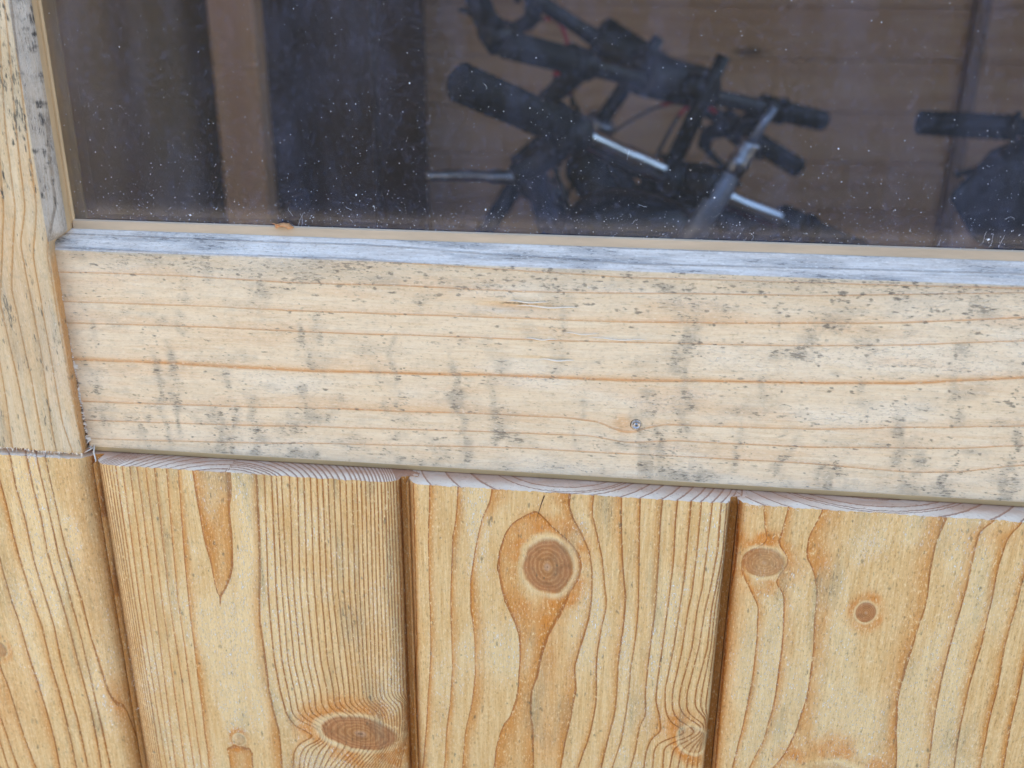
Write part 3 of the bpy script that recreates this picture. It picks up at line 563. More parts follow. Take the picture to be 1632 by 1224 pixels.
    tone=.55*np.exp(-(np.maximum(d-1.2,0)/2.2)**2)+.35*dent+.95*np.exp(-((ring-3.97)/.045)**2)*face*(.6+.6*fbm(X/40,Z/9,59))
    tone=np.clip(tone+.35*sstep(.55,.8,fbm(X/35,Z/5,51))*face*.6,0,1)
    wash=np.clip((fbm(X/40,Z/10,53)-.45)*1.6,-.5,1)
    xe=-7.4+2.4*(76-Z)/76.; Xp=xe+(xs[:,None]*(918-(-6))/918.)
    Xp[0]+= (fbm(Z[0]/.7,Z[0]*0,57)-.5)*.9
    Pos=np.stack([Xp,Y-rel*face,Z+(rel*.3*(mt==1)[None,:])],-1)/1000; Pos[...,2]+=H
    F=gridfaces(n,m); mf=np.broadcast_to(mt[None,:-1],(n-1,m-1)).copy(); mid=mf.ravel().copy()
    # left sawn end: fan closing the section
    V=Pos.reshape(-1,3); ctr=Pos[0].copy(); back=ctr.copy(); back[:,1]=.026
    off=len(V); V=np.concatenate([V,back]); idx=np.arange(m-1)
    fe=np.stack([idx,idx+1,off+idx+1,off+idx],-1)
    at=dict(ring=ring,grad=gr,spot=spot,stain=stain,wash=wash,tone=tone,knot=np.zeros_like(X),krad=np.ones_like(X)*2)
    at={k:np.concatenate([v.ravel(),v[0].ravel()]) for k,v in at.items()}
    return mesh_obj('window_casing',V,np.concatenate([F,fe[:,::-1]]),[m_case,m_grey,m_edge,m_end],shed,np.concatenate([mid,np.full(len(fe),3)]),True,at)
case=casing_board(); case['label']='speckled horizontal casing board with a silvered top bevel below the pane'
# ---------------------------------------------------------------- left upright casing
def stile_board():
    st=.45; xl,xr=-74.,-5.2
    sec=[(26,xl,0),(8,xl,0),(5,xl+1,0)]
    for x in np.arange(xl+2,xr-.3,st): sec.append((4,x,0))
    for k in range(0,15): a=k/14; sec.append((4.1+5.6*a,xr-.1+2.7*a,1))
    sec+=[(12,-2.4,2),(16.4,-2.6,2),(26,-2.6,2)]
    sec=np.array(sec); ys,xs,mt=sec[:,0],sec[:,1],sec[:,2].astype(int)
    zs=np.concatenate([np.arange(2.6,190,st),np.linspace(195,TOPW,40)])
    X,Z=np.meshgrid(xs,zs); Y=np.broadcast_to(ys,X.shape).copy()
    low_=1-sstep(78,83,Z); X=np.where(mt[None,:]==1,X-low_*(X-(xr-.1))*1.45,X); X=np.where(mt[None,:]==2,X-low_*5.2,X)
    ring=field(TR['sti'],zs,xs,'z')+(fbm(X/9,Z/60,60)-.5)*.3
    gr=gradient(ring,zs,np.cumsum(np.concatenate([[0],np.abs(np.diff(xs))+1e-3]))); ph=np.mod(ring,1)
    face=(mt==0)[None,:]*np.ones_like(X)
    rel=.15*sstep(.3,.93,ph)*(1-sstep(.95,1,ph))+.12*(fbm(X/1,Z/12,62)-.5)+.4*(fbm(X/20,Z/70,63)-.5)
    up=sstep(60,130,Z)
    stain=np.clip((fbm(X/4,Z/26,64,4)-.5)*1.6+up*.25*sstep(-24,-6,X)+.12,0,.8)
    stain=np.where(mt[None,:]==1,np.clip(.1+1.6*(fbm(X/2.5,Z/14,66,4)-.42),0,.9)*sstep(70,84,Z),stain)
    sl=[(RNG.uniform(-40,-3),RNG.uniform(2,185),RNG.uniform(.25,.7),RNG.uniform(.6,2.4),RNG.uniform(.2,.7)) for _ in range(170)]
    sl+=[(RNG.uniform(-24,-2),RNG.uniform(95,185),RNG.uniform(.4,.9),RNG.uniform(1,3.2),RNG.uniform(.4,.9)) for _ in range(150)]
    spot=blobs(X,Z,sl,65)
    tone=np.where(mt[None,:]==1,1-sstep(68,88,Z),np.clip((fbm(X/10,Z/50,67)-.5)*1.1,0,.4)); tone=np.where(mt[None,:]==2,.4,tone)
    wash=np.clip((fbm(X/9,Z/40,68)-.45)*1.8,-.5,1)
    zz=Z.copy(); zz[0]+=(fbm(X[0]/.8,X[0]*0,69)-.5)*1.6-sstep(-30,-5,X[0])*.6
    Pos=np.stack([X,Y-rel*face,zz],-1)/1000; Pos[...,2]+=H; n,m=X.shape
    F=gridfaces(n,m)
    mid=np.broadcast_to(mt[None,:-1],(n-1,m-1)).copy()
    mid[:, :]=np.where((mid==1)&(zs[:-1,None]<80),0,mid)
    V=Pos.reshape(-1,3); back=Pos[0].copy(); back[:,1]=.026; off=len(V); V=np.concatenate([V,back]); idx=np.arange(m-1)
    fe=np.stack([idx,idx+1,off+idx+1,off+idx],-1)
    at=dict(ring=ring,grad=gr,spot=spot,stain=stain,wash=wash,tone=tone,knot=np.zeros_like(X),krad=np.ones_like(X)*2)
    at={k:np.concatenate([v.ravel(),v[0].ravel()]) for k,v in at.items()}
    return mesh_obj('window_casing',V,np.concatenate([F[:,::-1],fe]),[m_stile,m_greyz,m_beadz,m_end],shed,np.concatenate([mid.ravel(),np.full(len(fe),3)]),True,at)
stile=stile_board(); stile['label']='upright casing board left of the pane with a grey weathered bevel'
# torn fibres along the saw cuts
mb=MB()
for _ in range(420):
    z=random.uniform(2,75); x=-7.4+2.4*(76-z)/76+.35
    sliver(mb,mm(x,random.uniform(8.9,9.6),z),(-1,random.uniform(-.5,.15),random.uniform(-.6,.6)),random.choice((1,1,1,1.8))*random.uniform(.0006,.0017),random.uniform(.0003,.0006),rv(.7))
for (x,z,L) in((-7.5,65,.0022),(-7,63,.0018),(-6.6,59,.0022),(-5.2,34,.0025),(-4.6,6,.003)):
    for k in range(7): sliver(mb,mm(x+random.uniform(0,.8),8.6,z+random.uniform(-.8,.8)),(-1,-.25,random.uniform(-.7,.5)),L*random.uniform(.5,1),.0005,rv(.5))
o=mb.build('torn_fibres',m_fibre,case); o['kind']='stuff'
mb=MB()
for _ in range(340):
    x=random.uniform(-60,-5.5); sliver(mb,mm(x,random.uniform(3.9,4.8),2.7-max(0,(x+30)/25)*.6),(random.uniform(-.6,.6),random.uniform(-.4,.2),-1),random.choice((1,1,2))*random.uniform(.0004,.0011),random.uniform(.0002,.0004),rv(.7))
for _ in range(16): sliver(mb,mm(random.uniform(-26,-14),2.5,1.2),(random.uniform(-1,1),-.3,random.uniform(-.8,.1)),random.uniform(.001,.004),.00022,rv(1.2))
o=mb.build('torn_fibres',m_fibre,stile); o['kind']='stuff'
mb=MB()
mb.tube([mm(*p) for p in((-3.4,8.8,3.0),(-2.6,6.5,1.2),(-1.4,5.2,-1.0),(-1.0,3.6,-2.2),(-.4,2.6,-3.0))],[.00035,.0003,.00026,.0002,.00008],5)
mb.tube([mm(*p) for p in((-3.2,8.8,2.6),(-5.4,6.5,1.6),(-8.5,4.6,.9))],[.0003,.00022,.00005],5)
mb.build('hanging_splinter',m_fibre,case,True)
mb=MB()
for (xa,xb,z_,w_) in((152,173,63.2,.45),(149,163,64.6,.35),(160,172,44.9,.45),(155,166,52.0,.35),(168,180,54.5,.3),(176,196,53.2,.3)):
    n_=9; mb.tube([mm(xa+(xb-xa)*k/(n_-1),8.75-.15*math.sin(3.1*k/(n_-1)),z_+.25*math.sin(k*1.1)) for k in range(n_)],[.00003]+[w_/1000*(.5+.5*math.sin(math.pi*k/(n_-1)))*.6 for k in range(1,n_-1)]+[.00003],5)
o=mb.build('raised_splinters',m_fibre,case,True); o['kind']='stuff'
mb=MB()
for _ in range(420):
    x=random.uniform(231,341); sliver(mb,mm(x,random.uniform(-.15,.4),random.uniform(-1.2,.2)),(random.uniform(-.5,.5),-.5,random.uniform(-.4,1)),random.uniform(.0003,.0012),.00016,rv(.7))
for _ in range(260):
    z=random.uniform(-150,0); x=229.6+random.gauss(1.6,1.0); sliver(mb,mm(x,9-9.0*max(0,min(1,(x-229.4)/8))**.5,z),(random.choice((-1,1)),-.9,random.uniform(-.8,.8)),random.uniform(.0004,.0016),.00018,rv(.9))
o=mb.build('torn_fibres',m_fibre,wb4); o['kind']='stuff'
mb=MB()
for _ in range(130):
    z=random.gauss(-90,9); sliver(mb,mm(1.9+random.uniform(0,3),5.0-random.uniform(0,4),z),(-1,-.6,random.uniform(-.6,.6)),random.uniform(.0004,.0012),.0002,rv(.8))
for _ in range(150):
    z=random.uniform(-130,-60); sliver(mb,mm(118.5+random.gauss(0,.8),4,z),(-1,-.8,random.uniform(-.8,.8)),random.uniform(.0003,.0009),.00016,rv(.8))
o=mb.build('torn_fibres',m_fibre,wb2); o['kind']='stuff'
# crack in the knotty board: a dark open check
mb=MB(); pts=[(163.6,0.0,-1.2),(162.6,0,-4.5),(161.6,0,-8.5),(160.4,0,-12)]
for i in range(len(pts)-1):
    a,b=pts[i],pts[i+1]; wa,wb_=.22*(1-i/3),.22*(1-(i+1)/3)
    o0=len(mb.V); yy=-.22; mb.V+=[mm(a[0]-wa,yy,a[2]),mm(a[0]+wa,yy,a[2]),mm(b[0]+wb_,yy,b[2]),mm(b[0]-wb_,yy,b[2])]; mb.F.append((o0,o0+1,o0+2,o0+3))
m_crack=simple('open_check',srgb(70,40,22),.9); mb.build('drying_crack',m_crack,wb3)
# nail
m_nail=simple('nail_steel',(.42,.42,.44,1),.35,1.0,nscale=1500,namt=.5,bump=.0002)
m_dark=simple('rust_dark',(.02,.015,.012,1),.8)
mb=MB(); c=(193.5,0,23.0)
def disc(mb,prof,n=24):
    o=len(mb.V)
    for r,y in prof:
        for k in range(n): th=2*math.pi*k/n; mb.V.append(mm(c[0]+r*math.cos(th),y,c[2]+r*math.sin(th)))
    for i in range(len(prof)-1):
        for k in range(n): k2=(k+1)%n; mb.F.append((o+i*n+k,o+(i+1)*n+k,o+(i+1)*n+k2,o+i*n+k2))
    mb.F.append(tuple(o+(len(prof)-1)*n+k for k in range(n)))
disc(mb,[(1.65,9.5),(1.65,8.85),(1.5,8.62),(1.12,8.75),(1.05,8.9),(.6,8.95),(.5,8.8),(.12,8.72)])
nail=mb.build('nail',m_nail,case,True); nail['label']='small round steel nail head sunk in the casing'
mb=MB(); disc(mb,[(2.05,9.35),(2.0,8.93),(1.6,9.1)]); mb.build('nail_hole',m_dark,nail)

# beads, pane
mb=MB().box(-.0024,.905,.0150,.0164,H+.0818,H+.0856,.0004); mb.build('glazing_bead',m_bead,shed)['label']='thin bare bead along the bottom of the pane'
mb=MB().box(-.0040,-.0014,.0150,.0164,H+.0842,H+TOPW/1000-.004,.0004); mb.build('glazing_bead',m_beadz,shed)['label']='thin bare bead up the left side of the pane'
# outer casing parts beyond the picture (right and top)
m_plainz=simple('casing_plain_upright',srgb(214,190,148),.65,nscale=160,namt=.16,bump=.0003,aniso=(1,1,.06))
m_plain=simple('casing_plain',srgb(218,198,162),.65,nscale=160,namt=.16,bump=.0003,aniso=(.06,1,1))
MB().box(.905,.975,.004,.026,H+.0026,H+TOPW/1000,.002).build('window_casing',m_plainz,shed)
MB().box(-.074,.975,.004,.026,H+TOPW/1000,H+TOPW/1000+.078,.002).build('window_casing',m_plain,shed)
def glass_material():
    t=NT('dusty_hazed_glass')
    big=t.noise(t.coords((14,14,14),rnd=False),1,4,.6); fine=t.noise(t.coords((520,520,520),rnd=False),1,4,.75); mid=t.noise(t.coords((80,80,28),rnd=False),1,5,.65)
    vor=t.n('TexVoronoi',{'Vector':t.coords((430,430,430),rnd=False),'Scale':1.0,'Randomness':1.0}); 
    sel=t.n('SeparateColor',{0:vor.outputs['Color']}).outputs[0]
    dots=t.math('MULTIPLY',t.ramp(vor.outputs['Distance'],.15,.05),t.ramp(sel,.72,1.0))
    low=t.att('low')
    d=t.math('MULTIPLY_ADD',t.ramp(fine,.50,.70),.036,.001)
    d=t.math('ADD',d,t.math('MULTIPLY',t.ramp(mid,.42,.75),.030))
    d=t.math('ADD',d,t.math('MULTIPLY',t.ramp(big,.3,.7),.006))
    d=t.math('ADD',d,t.math('MULTIPLY',dots,t.lin(low,0,1,.10,.32)))
    d=t.math('ADD',d,t.math('MULTIPLY',t.math('POWER',low,2.0),t.lin(fine,.3,.7,.0,.10)))
    tr=t.n('BsdfTransparent',{0:(.975,.975,.985,1)}); gl=t.n('BsdfGlossy',{0:(1,1,1,1),1:.03})
    fr=t.n('Fresnel',{0:1.45}).outputs[0]
    a=t.n('MixShader',{0:fr,1:tr.outputs[0],2:gl.outputs[0]})
    df=t.n('BsdfDiffuse',{0:(.46,.56,.95,1)})  # dust film; its blue tint paints in skylight haze
    return t.out(t.n('MixShader',{0:d,1:a.outputs[0],2:df.outputs[0]}).outputs[0])
m_glass=glass_material()
zs=np.concatenate([[78,80,82,83,84,85,86,88,90,93,97,102,108,116,126,140,160],np.linspace(190,TOPW+4,10)]); xs=np.array([-5,200,400,600,800,912.])
X,Z=np.meshgrid(xs,zs); fr_=np.stack([X,X*0+16.6,Z],-1)/1000; fr_[...,2]+=H; bk=fr_.copy(); bk[...,1]=.0206
n,m=X.shape; low=np.exp(-np.maximum(Z-83,0)/11.).ravel()
pane=mesh_obj('window_pane',np.concatenate([fr_.reshape(-1,3),bk.reshape(-1,3)]),np.concatenate([gridfaces(n,m),gridfaces(n,m,n*m)[:,::-1]]),m_glass,shed,None,False,{'low':np.concatenate([low,low*0])})
pane['label']='dusty window pane with white specks and lint along its lower edge'
# dust specks, lint on the outside of the glass
m_lint=simple('lint',srgb(225,228,235),.8)
mb=MB()
def speck(x,z,r):
    o=len(mb.V); y=16.6-.0001*0
    for k in range(6): th=math.pi*k/3; q=r*random.uniform(.6,1.2); mb.V.append(mm(x+q*math.cos(th),16.52,z+q*math.sin(th)))
    mb.V.append(mm(x,16.52-r*.5,z))
    for k in range(6): mb.F.append((o+k,o+(k+1)%6,o+6))
for _ in range(2600): speck(random.uniform(-2,345),84+random.expovariate(1/34.),random.choice((1,1,1,1.6))*random.uniform(.04,.11))
for _ in range(500): speck(random.uniform(0,345),84+random.expovariate(1/5.),random.uniform(.05,.17))
for (x,z,r) in((298.5,88.5,.45),(214,99,.3),(141,93,.35),(98,96.5,.3),(117,132,.3),(40,88,.4),(205,123,.3),(250,115,.3)): speck(x,z,r)
def fibre(x,z,L,th,c=.6):
    pts=[];a=th
    for k in range(7): pts.append(mm(x,16.5,z)); x+=L/6*math.cos(a); z+=L/6*math.sin(a); a+=random.uniform(-c,c)
    mb.tube(smoothpath(pts,3),.00003,3,False)
for _ in range(22): fibre(random.uniform(0,345),84.5+random.expovariate(1/9.),random.uniform(.8,3.5),random.uniform(0,6.3))
for (x,z,L,th) in((77,84.6,6,1.1),(78.5,85,5,1.3),(296,86.5,5,.7),(299,86,4.5,1.1),(302,86,4,1.6),(196,85,5,.4),(186,110,3.5,1.5)): fibre(x,z,L,th,.4)
o=mb.build('window_dust',m_lint,pane); o['kind']='stuff'

# ---------------------------------------------------------------- wood chip caught in the corner of the pane
m_chip=simple('chip',srgb(214,150,96),.6,nscale=900,namt=.35)
mb=MB(); c0=Vector(mm(73.2,14.2,85.6)); pr=[]
o0=0
for i in range(7):
    a=math.pi*(.05+.9*i/6)
    for (r,dy) in((.0021,-.0012),(.0034,.0008)):
        mb.V.append(tuple(c0+Vector((-math.cos(a)*r*(1+.15*math.sin(i*2.1)),dy,math.sin(a)*r*.55-.0006))))
for i in range(6): mb.F.append((2*i,2*i+2,2*i+3,2*i+1))
for i in range(5): sliver(mb,c0+Vector((-.0015+.0003*i,-.0005,.0002)),(random.uniform(-.9,-.1),-.2,random.uniform(-.2,1)),random.uniform(.0018,.0036),.0004,rv(.5))
o=mb.build('wood_chip',m_chip,None,True); o['label']='tiny curled orange wood chip on the bead under the glass'; o['category']='wood chip'
md=o.modifiers.new('t','SOLIDIFY'); md.thickness=.00025

# ---------------------------------------------------------------- ground and the shed interior
def ground_material():
    t=NT('gravel_and_dark_bank'); n1=t.noise(t.coords((2,2,2)),1,5,.6); n2=t.noise(t.coords((45,45,45)),1,4,.65)
    col=t.mix(t.ramp(n1,.4,.6),srgb(186,168,140),srgb(204,186,158)); col=t.mix(t.lin(n2,.3,.7,0,.5),col,srgb(160,142,116))
    zp=t.n('SeparateXYZ',{0:t.n('NewGeometry').outputs['Position']}).outputs[1]
    col=t.mix(t.ramp(zp,-4.0,-4.5),col,t.mix(n2,srgb(28,31,30),srgb(42,45,42)))  # added bank, near black so the pane reflects little light
    bp=t.n('Bump',{'Strength':.6,'Distance':.02,'Height':n2}).outputs[0]
    return t.out(t.n('BsdfPrincipled',{'Base Color':col,'Roughness':.9,'Normal':bp}).outputs[0])
g=MB()
gx=sorted(set([-220,-120,-70,-45]+[-30+2*k for k in range(31)]+[45,70,120,220])); gy=sorted(set([-220,-120,-70,-45,-30,-20]+[-14+.5*k for k in range(36)]+[6,10,18,30,60,120,220]))
for x in gx:
    for y in gy:
        s=min(1,max(0,(-4.2-y)/3.0)); s=s*s*(3-2*s); g.V.append((x,y,-.002+s*2.6+(random.uniform(-.12,.12)*s)))  # unseen bank added behind the camera to block bright reflections
ng=len(gy); g.F=[(i*ng+j,(i+1)*ng+j,(i+1)*ng+j+1,i*ng+j+1) for i in range(len(gx)-1) for j in range(ng-1)]
o=g.build('ground',ground_material(),None,True); o['kind']='structure'; o['label']='pale gravel by the shed and an unseen dark bank added to dim reflections in the pane'
def inner_wood(name,axis,c1,c2):
    t=NT(name); A=(lambda ac,al:(al,ac,ac)) if axis=='x' else ((lambda ac,al:(ac,al,ac)) if axis=='y' else (lambda ac,al:(ac,ac,al)))
    n=t.noise(t.coords(A(22,1.2)),1,4,.6,.4); f=t.noise(t.coords(A(300,9)),1,3)
    v=t.n('TexVoronoi',{'Vector':t.coords(A(9,2.6)),'Scale':1.0}); k=t.ramp(v.outputs['Distance'],.16,.07)
    col=t.mix(t.ramp(t.n('Math',{0:t.math('MULTIPLY',n,14.0)},operation='SINE').outputs[0],0,1),c1,c2)
    col=t.mix(t.lin(f,.3,.7,0,.35),col,c2); col=t.mix(t.math('MULTIPLY',k,.8),col,srgb(84,54,36))
    return t.out(t.n('BsdfPrincipled',{'Base Color':col,'Roughness':.6}).outputs[0])
mi_x=inner_wood('inner_boards','x',srgb(208,164,124),srgb(196,150,110)); mi_y=inner_wood('inner_side_boards','y',srgb(190,158,116),srgb(164,126,86)); mi_z=inner_wood('stud_timber','z',srgb(206,164,122),srgb(196,152,112))
X0,X1,Y1=-.80,1.55,2.36; ZR=2.16
bw=MB().box(X0-.02,X1+.02,Y1+.018,Y1+.04,0,ZR+.1).build('back_wall',mi_x,shed)
k=0; z=.02
def board_obj(name,mb,mat,par): return mb.build(name,mat,par)
base=MB().box(0,1,0,.018,0,.122,.004)
while z<ZR:
    board_obj('board',MB().box(X0,X1,Y1,Y1+.017,z,z+.1245,.0016),mi_x,bw); z+=.126
lw_=MB().box(X0-.03,X0,.03,Y1+.015,0,ZR+.1).build('side_wall',simple('ply_panel',srgb(208,168,128),.6,nscale=5,namt=.08),shed)
# unseen right wall; its opening is added to bring daylight into the interior
rw=MB()
rw.box(X1+.018,X1+.045,.03,Y1+.02,0,1.0).box(X1+.018,X1+.045,.03,Y1+.02,1.75,ZR+.1).box(X1+.018,X1+.045,.03,.55,1.002,1.748).box(X1+.018,X1+.045,1.55,Y1+.02,1.002,1.748)
rw=rw.build('side_wall',mi_y,shed); z=.02
while z<ZR:
    for (a,b) in (((.03,.55),(1.55,Y1-.002)) if .93<z<1.70 else ((.03,Y1-.002),)):
        board_obj('board',MB().box(X1,X1+.017,a,b,z,z+.1225,.0035),mi_y,rw)
    z+=.126
floor=MB().box(X0-.03,X1+.03,.03,Y1+.03,.0,.012).build('floor',simple('floor_ply',srgb(84,68,56),.7,nscale=6,namt=.3),shed)
roof=MB(); roof.V=[(X0-.2,-.12,ZR+.02),(X1+.2,-.12,ZR+.02),(X1+.2,Y1+.2,ZR+.22),(X0-.2,Y1+.2,ZR+.22)]; roof.V+=[(x,y,z_+.03) for x,y,z_ in roof.V]
roof.F=[(3,2,1,0),(4,5,6,7),(0,1,5,4),(1,2,6,5),(2,3,7,6),(3,0,4,7)]
roof.build('roof',simple('roof_felt',(.06,.06,.06,1),.9,nscale=30,namt=.3),shed)
# light post by the left wall, darker batten on the right
MB().box(-.590,-.503,1.52,1.57,.012,ZR,.003).build('post',mi_z,shed)['label']='pale upright post inside, left of the bicycles'
MB().box(1.0,1.032,Y1-.035,Y1-.002,.012,ZR,.003).build('post',simple('dark_stud',srgb(140,108,84),.7,nscale=40,namt=.3,aniso=(1,1,.05)),shed)['label']='darker upright batten against the inner back wall'
cab=empty('cupboard',(-.455,2.0,.012),'dark brown cupboard between the inner post and the bicycles','cupboard')
m_cab=simple('dark_cupboard',srgb(78,60,52),.5,nscale=25,namt=.25,aniso=(1,1,.06))
MB().box(-.14,.10,-.18,.34,0,1.55,.003).build('carcass',m_cab,cab)
MB().box(-.137,.097,-.2,-.183,.05,1.53,.003).build('door',m_cab,cab)

# ---------------------------------------------------------------- bicycles
m_rub=simple('grip_rubber',(.010,.010,.012,1),.75,nscale=400,namt=.4)
m_blk=simple('black_paint',(.012,.013,.016,1),.45,0)
m_blkm=simple('black_alloy',(.014,.015,.018,1),.5,.2)
m_sil=simple('polished_alloy',(.62,.63,.65,1),.22,1.0,nscale=200,namt=.1)
m_dull=simple('dull_alloy',(.34,.36,.40,1),.38,1.0,nscale=120,namt=.15)
m_dull2=simple('brushed_alloy',(.26,.30,.38,1),.55,.8,nscale=120,namt=.15)
m_chr=simple('chrome',(.42,.43,.45,1),.26,1.0)
m_red=simple('red_paint',(.42,.015,.02,1),.3,0,coat=.8)
m_redc=simple('red_cable',(.55,.03,.04,1),.45)
m_tyre=simple('tyre',(.02,.02,.02,1),.85,nscale=150,namt=.4)
m_sad=simple('saddle_vinyl',(.012,.013,.016,1),.5,nscale=300,namt=.3)
def bicycle(label,clamp,right,fr_mat,bar_mat,ground,barlen=.30,bar_ends=False,chrome=False,pad=False,bag=None,drop=0.0,steer=0.0,redcable=True,rise=0.0):
    """local frame: x to the rider's right along the bar, y forward, z up; origin on the bar clamp"""
    root=empty('bicycle',(0,0,0),label,'bicycle','bicycles kept in the shed')
    bx=Vector(right).normalized(); fw=Vector((0,0,1)).cross(bx).normalized(); up=bx.cross(fw).normalized()
    M=Matrix((bx,fw,up)).transposed().to_4x4(); M.translation=Vector(clamp); root.matrix_world=M
    G=-ground; wr=.28
    pv=Matrix.Translation((0,-.055,0)); SM=pv@Matrix.Rotation(rad(steer),4,'Z')@pv.inverted()
    def body(o): o.matrix_local=SM; return o
    A=lambda y,z:(0,y,z)
    mb=MB(); mb.tube(smoothpath([(-barlen,-.03,rise),(-.14,-.012,rise),(-.05,0,0),(.05,0,0),(.14,-.012,rise),(barlen,-.03,rise)],6),[.0111]*10+[.0128]*11+[.0111]*10,14)
    bar=mb.build('handlebar',bar_mat,root,True)
    for s in(-1,1):
        mb=MB(); pts=[];rr=[]
        for k in range(27):
            u=k/26; x=s*(barlen+.004-u*.112); pts.append((x,-.03+u*.006,rise)); rr.append(.0140+(.0014 if k%2 else 0)+(.004 if k>=25 else 0)-(.003 if k==0 else 0))
        mb.tube(pts,rr,16); mb.build('grip',m_rub,root,True)
        # brake lever: clamp, body, blade
        x0=s*(barlen-.130)
        e=-.045-.5*drop
        mb=MB(); mb.tube([(x0-.012,-.017,rise),(x0+.012,-.017,rise)],.0185,16); mb.tube(smoothpath([(x0,-.012,rise-.010),(x0-s*.008,.016,rise-.026),(x0+s*.002,.034,rise+e)],4),[.0135]*3+[.0125]*3+[.011]*3,10)
        lev=mb.build('brake_lever',m_blkm,root,True)
        mb=MB(); mb.tube(smoothpath([(x0+s*.002,.030,rise+e),(x0+s*.022,.038,rise+e-.006-.2*drop),(x0+s*.05,.038,rise+e-.012-.45*drop),(x0+s*.075,.037,rise+e-.018-.75*drop),(x0+s*.09,.038,rise+e-.022-drop)],5),[.0065]*6+[.0050]*10+[.0042]*5,8); mb.build('blade',m_dull if chrome else m_blkm,lev,True)
        cp=smoothpath([(x0-s*.01,.03,rise-.03),(x0-s*.05,.07,rise-.005),(x0-s*.10,.07,rise-.05),(s*.02,.03,-.15),(s*.015,-.06,-.26)],6)
        cb=MB().tube(cp,.0026,6).build('cable',m_blk,root,True)
        if redcable: MB().tube(cp[3:11],.0034,6).build('cable_sleeve',m_redc,cb,True)
        if bar_ends and s<0:
            mb=MB(); mb.tube(smoothpath([(s*(barlen+.008),-.03,rise),(s*(barlen+.011),-.002,rise+.025),(s*(barlen+.006),.03,rise+.062),(s*(barlen-.015),.05,rise+.092)],5),[.0165]*4+[.0135]*11+[.012],12); mb.build('bar_end',m_blk,root,True)
    if pad: MB().tube([(-.07,0,.008),(-.065,0,.008),(.065,0,.008),(.07,0,.008)],[.02,.028,.028,.02],16).build('bar_pad',m_sad,root,True)
    if bag:
        x0_,x1_,z0_,z1_=bag; n=18; V=[];F=[]
        for i in range(13):
            u=i/12; x=x0_+(x1_-x0_)*u; k_=min(1,math.sqrt(max(0,1-abs(2*u-1)**2.0))+.05); cz=(z0_+z1_)/2; sag=.008*math.sin(u*7)
            for j in range(n):
                a=2*math.pi*j/n; ca,sa=math.cos(a),math.sin(a); e=lambda c:math.copysign(abs(c)**.8,c)
                V.append((x,.035+.045*k_*e(ca),cz+sag+(z1_-z0_)/2*k_*e(sa)))
        F=[(i*n+j,i*n+(j+1)%n,(i+1)*n+(j+1)%n,(i+1)*n+j) for i in range(12) for j in range(n)]+[tuple(range(n)),tuple(12*n+j for j in range(n))]
        bg=mesh_obj('handlebar_bag',V,F,m_sad,root)
        MB().tube(smoothpath([(x1_-.07,.012,z0_+.012),(x1_-.03,.005,z0_+.018),(x1_-.004,.03,z0_+.022)],5),.012,8).build('red_trim',m_red,bg,True)
    hd=Vector((0,.36,-1)).normalized()          # steering axis, pointing down and forward
    q=lambda d,y0=-.055:Vector((0,y0,0))+hd*d
    sil=m_blkm
    st=MB(); st.tube([(0,0,0),(0,-.028,.004),q(-.0)],[.0195,.017,.018],14); st.tube([(-.024,0,0),(.024,0,0)],.0195,16); st.build('stem',sil,root,True)
    mb=MB(); mb.tube([q(-.045),q(-.012),q(.0),q(.10)],[.009,.009,.0115,.0115],14)
    if chrome: mb.tube([q(-.085),q(-.05)],[.004,.0045],8)
    mb.build('quill',m_dull2 if chrome else m_blkm,root,True)
    if chrome: MB().tube([q(-.05),q(-.047),q(-.043),q(-.04),q(-.034),q(-.032),q(-.016)],[.008,.0105,.009,.0105,.0088,.0102,.0098],14).build('stem_cap',m_dull,root,True)
    for da in (.097,.226): MB().tube([q(da),q(da+.005),q(da+.007),q(da+.011),q(da+.016)],[.021,.024,.022,.025,.024],16).build('headset_cup',m_dull,root,True)
    hb=q(.23); ht=q(.115); bb=Vector((0,-.52,G+.26)); stp=Vector((0,-.62,G+.56)); ra=Vector((0,-.86,G+wr)); fa=Vector((0,.0,G+wr))+Vector((0,hb.y+.14,0))
    mb=MB(); mb.tube([ht,hb],.019,14); mb.tube([ht+hd*.02,stp],.0155,12); mb.tube([hb-hd*.025,bb],.019,12); mb.tube([bb,stp],.0155,12)
    for s in(-1,1): mb.tube([bb+Vector((s*.03,0,0)),ra+Vector((s*.06,0,0))],.009,8); mb.tube([stp+Vector((s*.02,0,-.03)),ra+Vector((s*.06,0,0))],.008,8)
    body(mb.build('frame',fr_mat,root,True))
    if pad or chrome: body(MB().tube([ht+hd*.02+(stp-ht)*.06,ht+hd*.02+(stp-ht)*.09,ht+hd*.02+(stp-ht)*.55,ht+hd*.02+(stp-ht)*.58],[.03,.042,.042,.03],16).build('frame_pad',m_sad,root,True))
    mb=MB(); cr=hb+hd*.03
    mb.tube([hb,cr],.018,12); mb.tube([cr+Vector((-.055,0,0)),cr+Vector((.055,0,0))],.014,10)
    for s in(-1,1): mb.tube([cr+Vector((s*.055,0,0)),fa+Vector((s*.052,0,0))],[.0155,.012],12)
    mb.build('fork',m_blk,root,True)
    for c in(fa,ra):
        wh=MB().torus(c,(1,0,0),wr-.024,.0245,44,10).build('wheel',m_tyre,root,True)
        if c is ra: body(wh)
        MB().torus(c,(1,0,0),wr-.052,.0085,44,8).build('rim',m_dull,wh,True)
        h=MB().tube([c+Vector((-.045,0,0)),c+Vector((.045,0,0))],.017,12); h.build('hub',m_dull,wh,True)
        sp=MB()
        for k in range(24):
            a=2*math.pi*k/24; d=Vector((0,math.cos(a),math.sin(a))); sp.tube([c+Vector((.03*(-1)**k,0,0))+d*.015,c+d*(wr-.058)],.001,4)
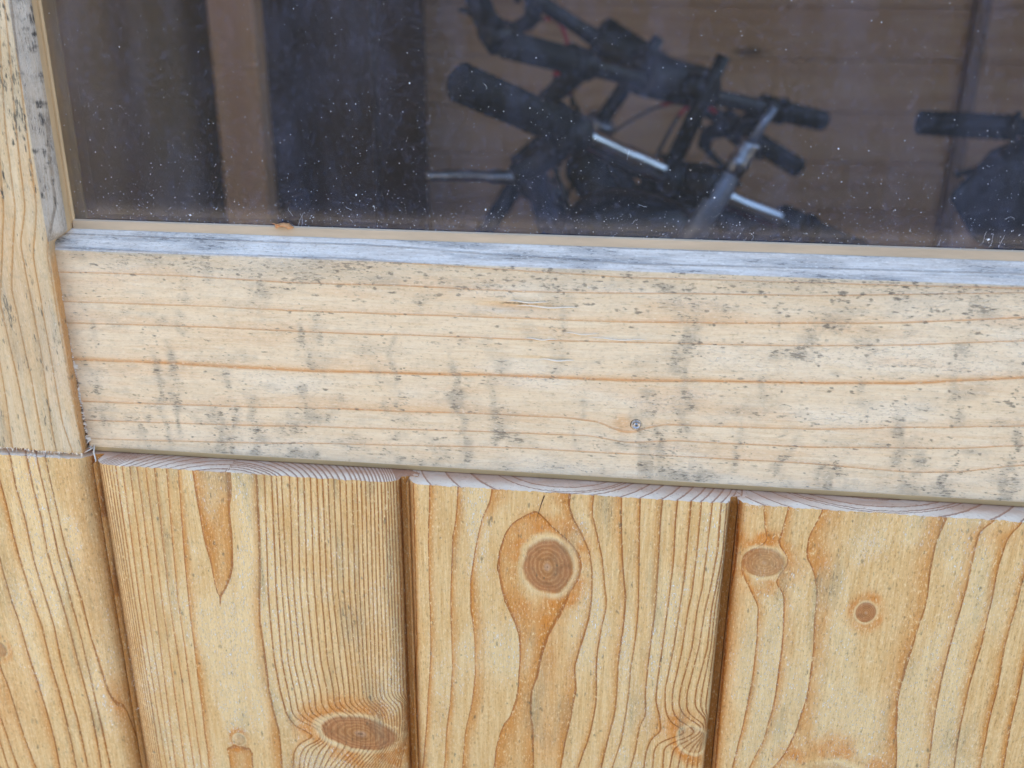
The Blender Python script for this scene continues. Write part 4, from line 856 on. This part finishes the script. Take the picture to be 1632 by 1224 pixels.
        sp.build('spokes',m_sil,wh)
    mb=MB(); mb.tube([stp,stp+Vector((0,-.05,.14))],.0135,10); body(mb.build('seat_post',m_dull,root,True))
    sp0=stp+Vector((0,-.05,.15)); V=[];F=[]; n=14
    for i in range(15):
        u=i/14; y=.14-.27*u; wd=.020+.055*max(0,(u-.35)/.65)**1.2 if u<.93 else .055; hz=.018+.012*u
        for k in range(n): a=2*math.pi*k/n; V.append((sp0.x+wd*math.cos(a),sp0.y+y,sp0.z+.02+hz*math.sin(a)*(1 if math.sin(a)>0 else .8)))
    F=[(i*n+k,i*n+(k+1)%n,(i+1)*n+(k+1)%n,(i+1)*n+k) for i in range(14) for k in range(n)]+[tuple(range(n)),tuple(14*n+k for k in range(n))]
    body(mesh_obj('saddle',V,F,m_sad,root))
    mb=MB(); mb.torus(bb,(1,0,0),.075,.004,30,6); 
    for s in(-1,1): mb.tube([bb+Vector((s*.05,0,0)),bb+Vector((s*.06,s*.06,-s*.15))],.009,8); mb.box(bb.x+s*.10-.04,bb.x+s*.10+.04,bb.y+s*.06-.03,bb.y+s*.06+.03,bb.z-s*.15-.01,bb.z-s*.15+.01)
    mb.tube([bb+Vector((-.06,0,0)),bb+Vector((.06,0,0))],.02,10); body(mb.build('crankset',m_blkm,root))
    return root
CC=(0.186,1.240,H+0.081); CR_=(0.253,0.047,-0.150)
bicycle('red framed bicycle nearest the pane, black grips and shiny handlebar across the centre',(.236,.680,H-.002),(.403,.407,-.211),m_red,m_chr,.90,.302,chrome=True,redcable=False,drop=.002,steer=45,bag=(-.10,.25,-.125,-.02))
bicycle('bicycle behind the nearest one, its handlebar ending in an upturned black bar end',(.240,1.048,H+.060),(.431,.489,-.121),m_blk,m_blk,.905,.325,bar_ends=True,pad=True,steer=42)
bicycle('hindmost bicycle, its black handlebar slanting down from the top edge of the pane',CC,CR_,m_blk,m_blk,.95,.30,redcable=True,pad=True,steer=75)
bicycle('bicycle at the right edge of the pane with a dark grip and red frame',(.800,.875,H+.03),(.905,-.425,.0),m_red,m_blk,.89,.28,redcable=False,pad=True,bag=(-.24,.2,-.19,.0),steer=-64)
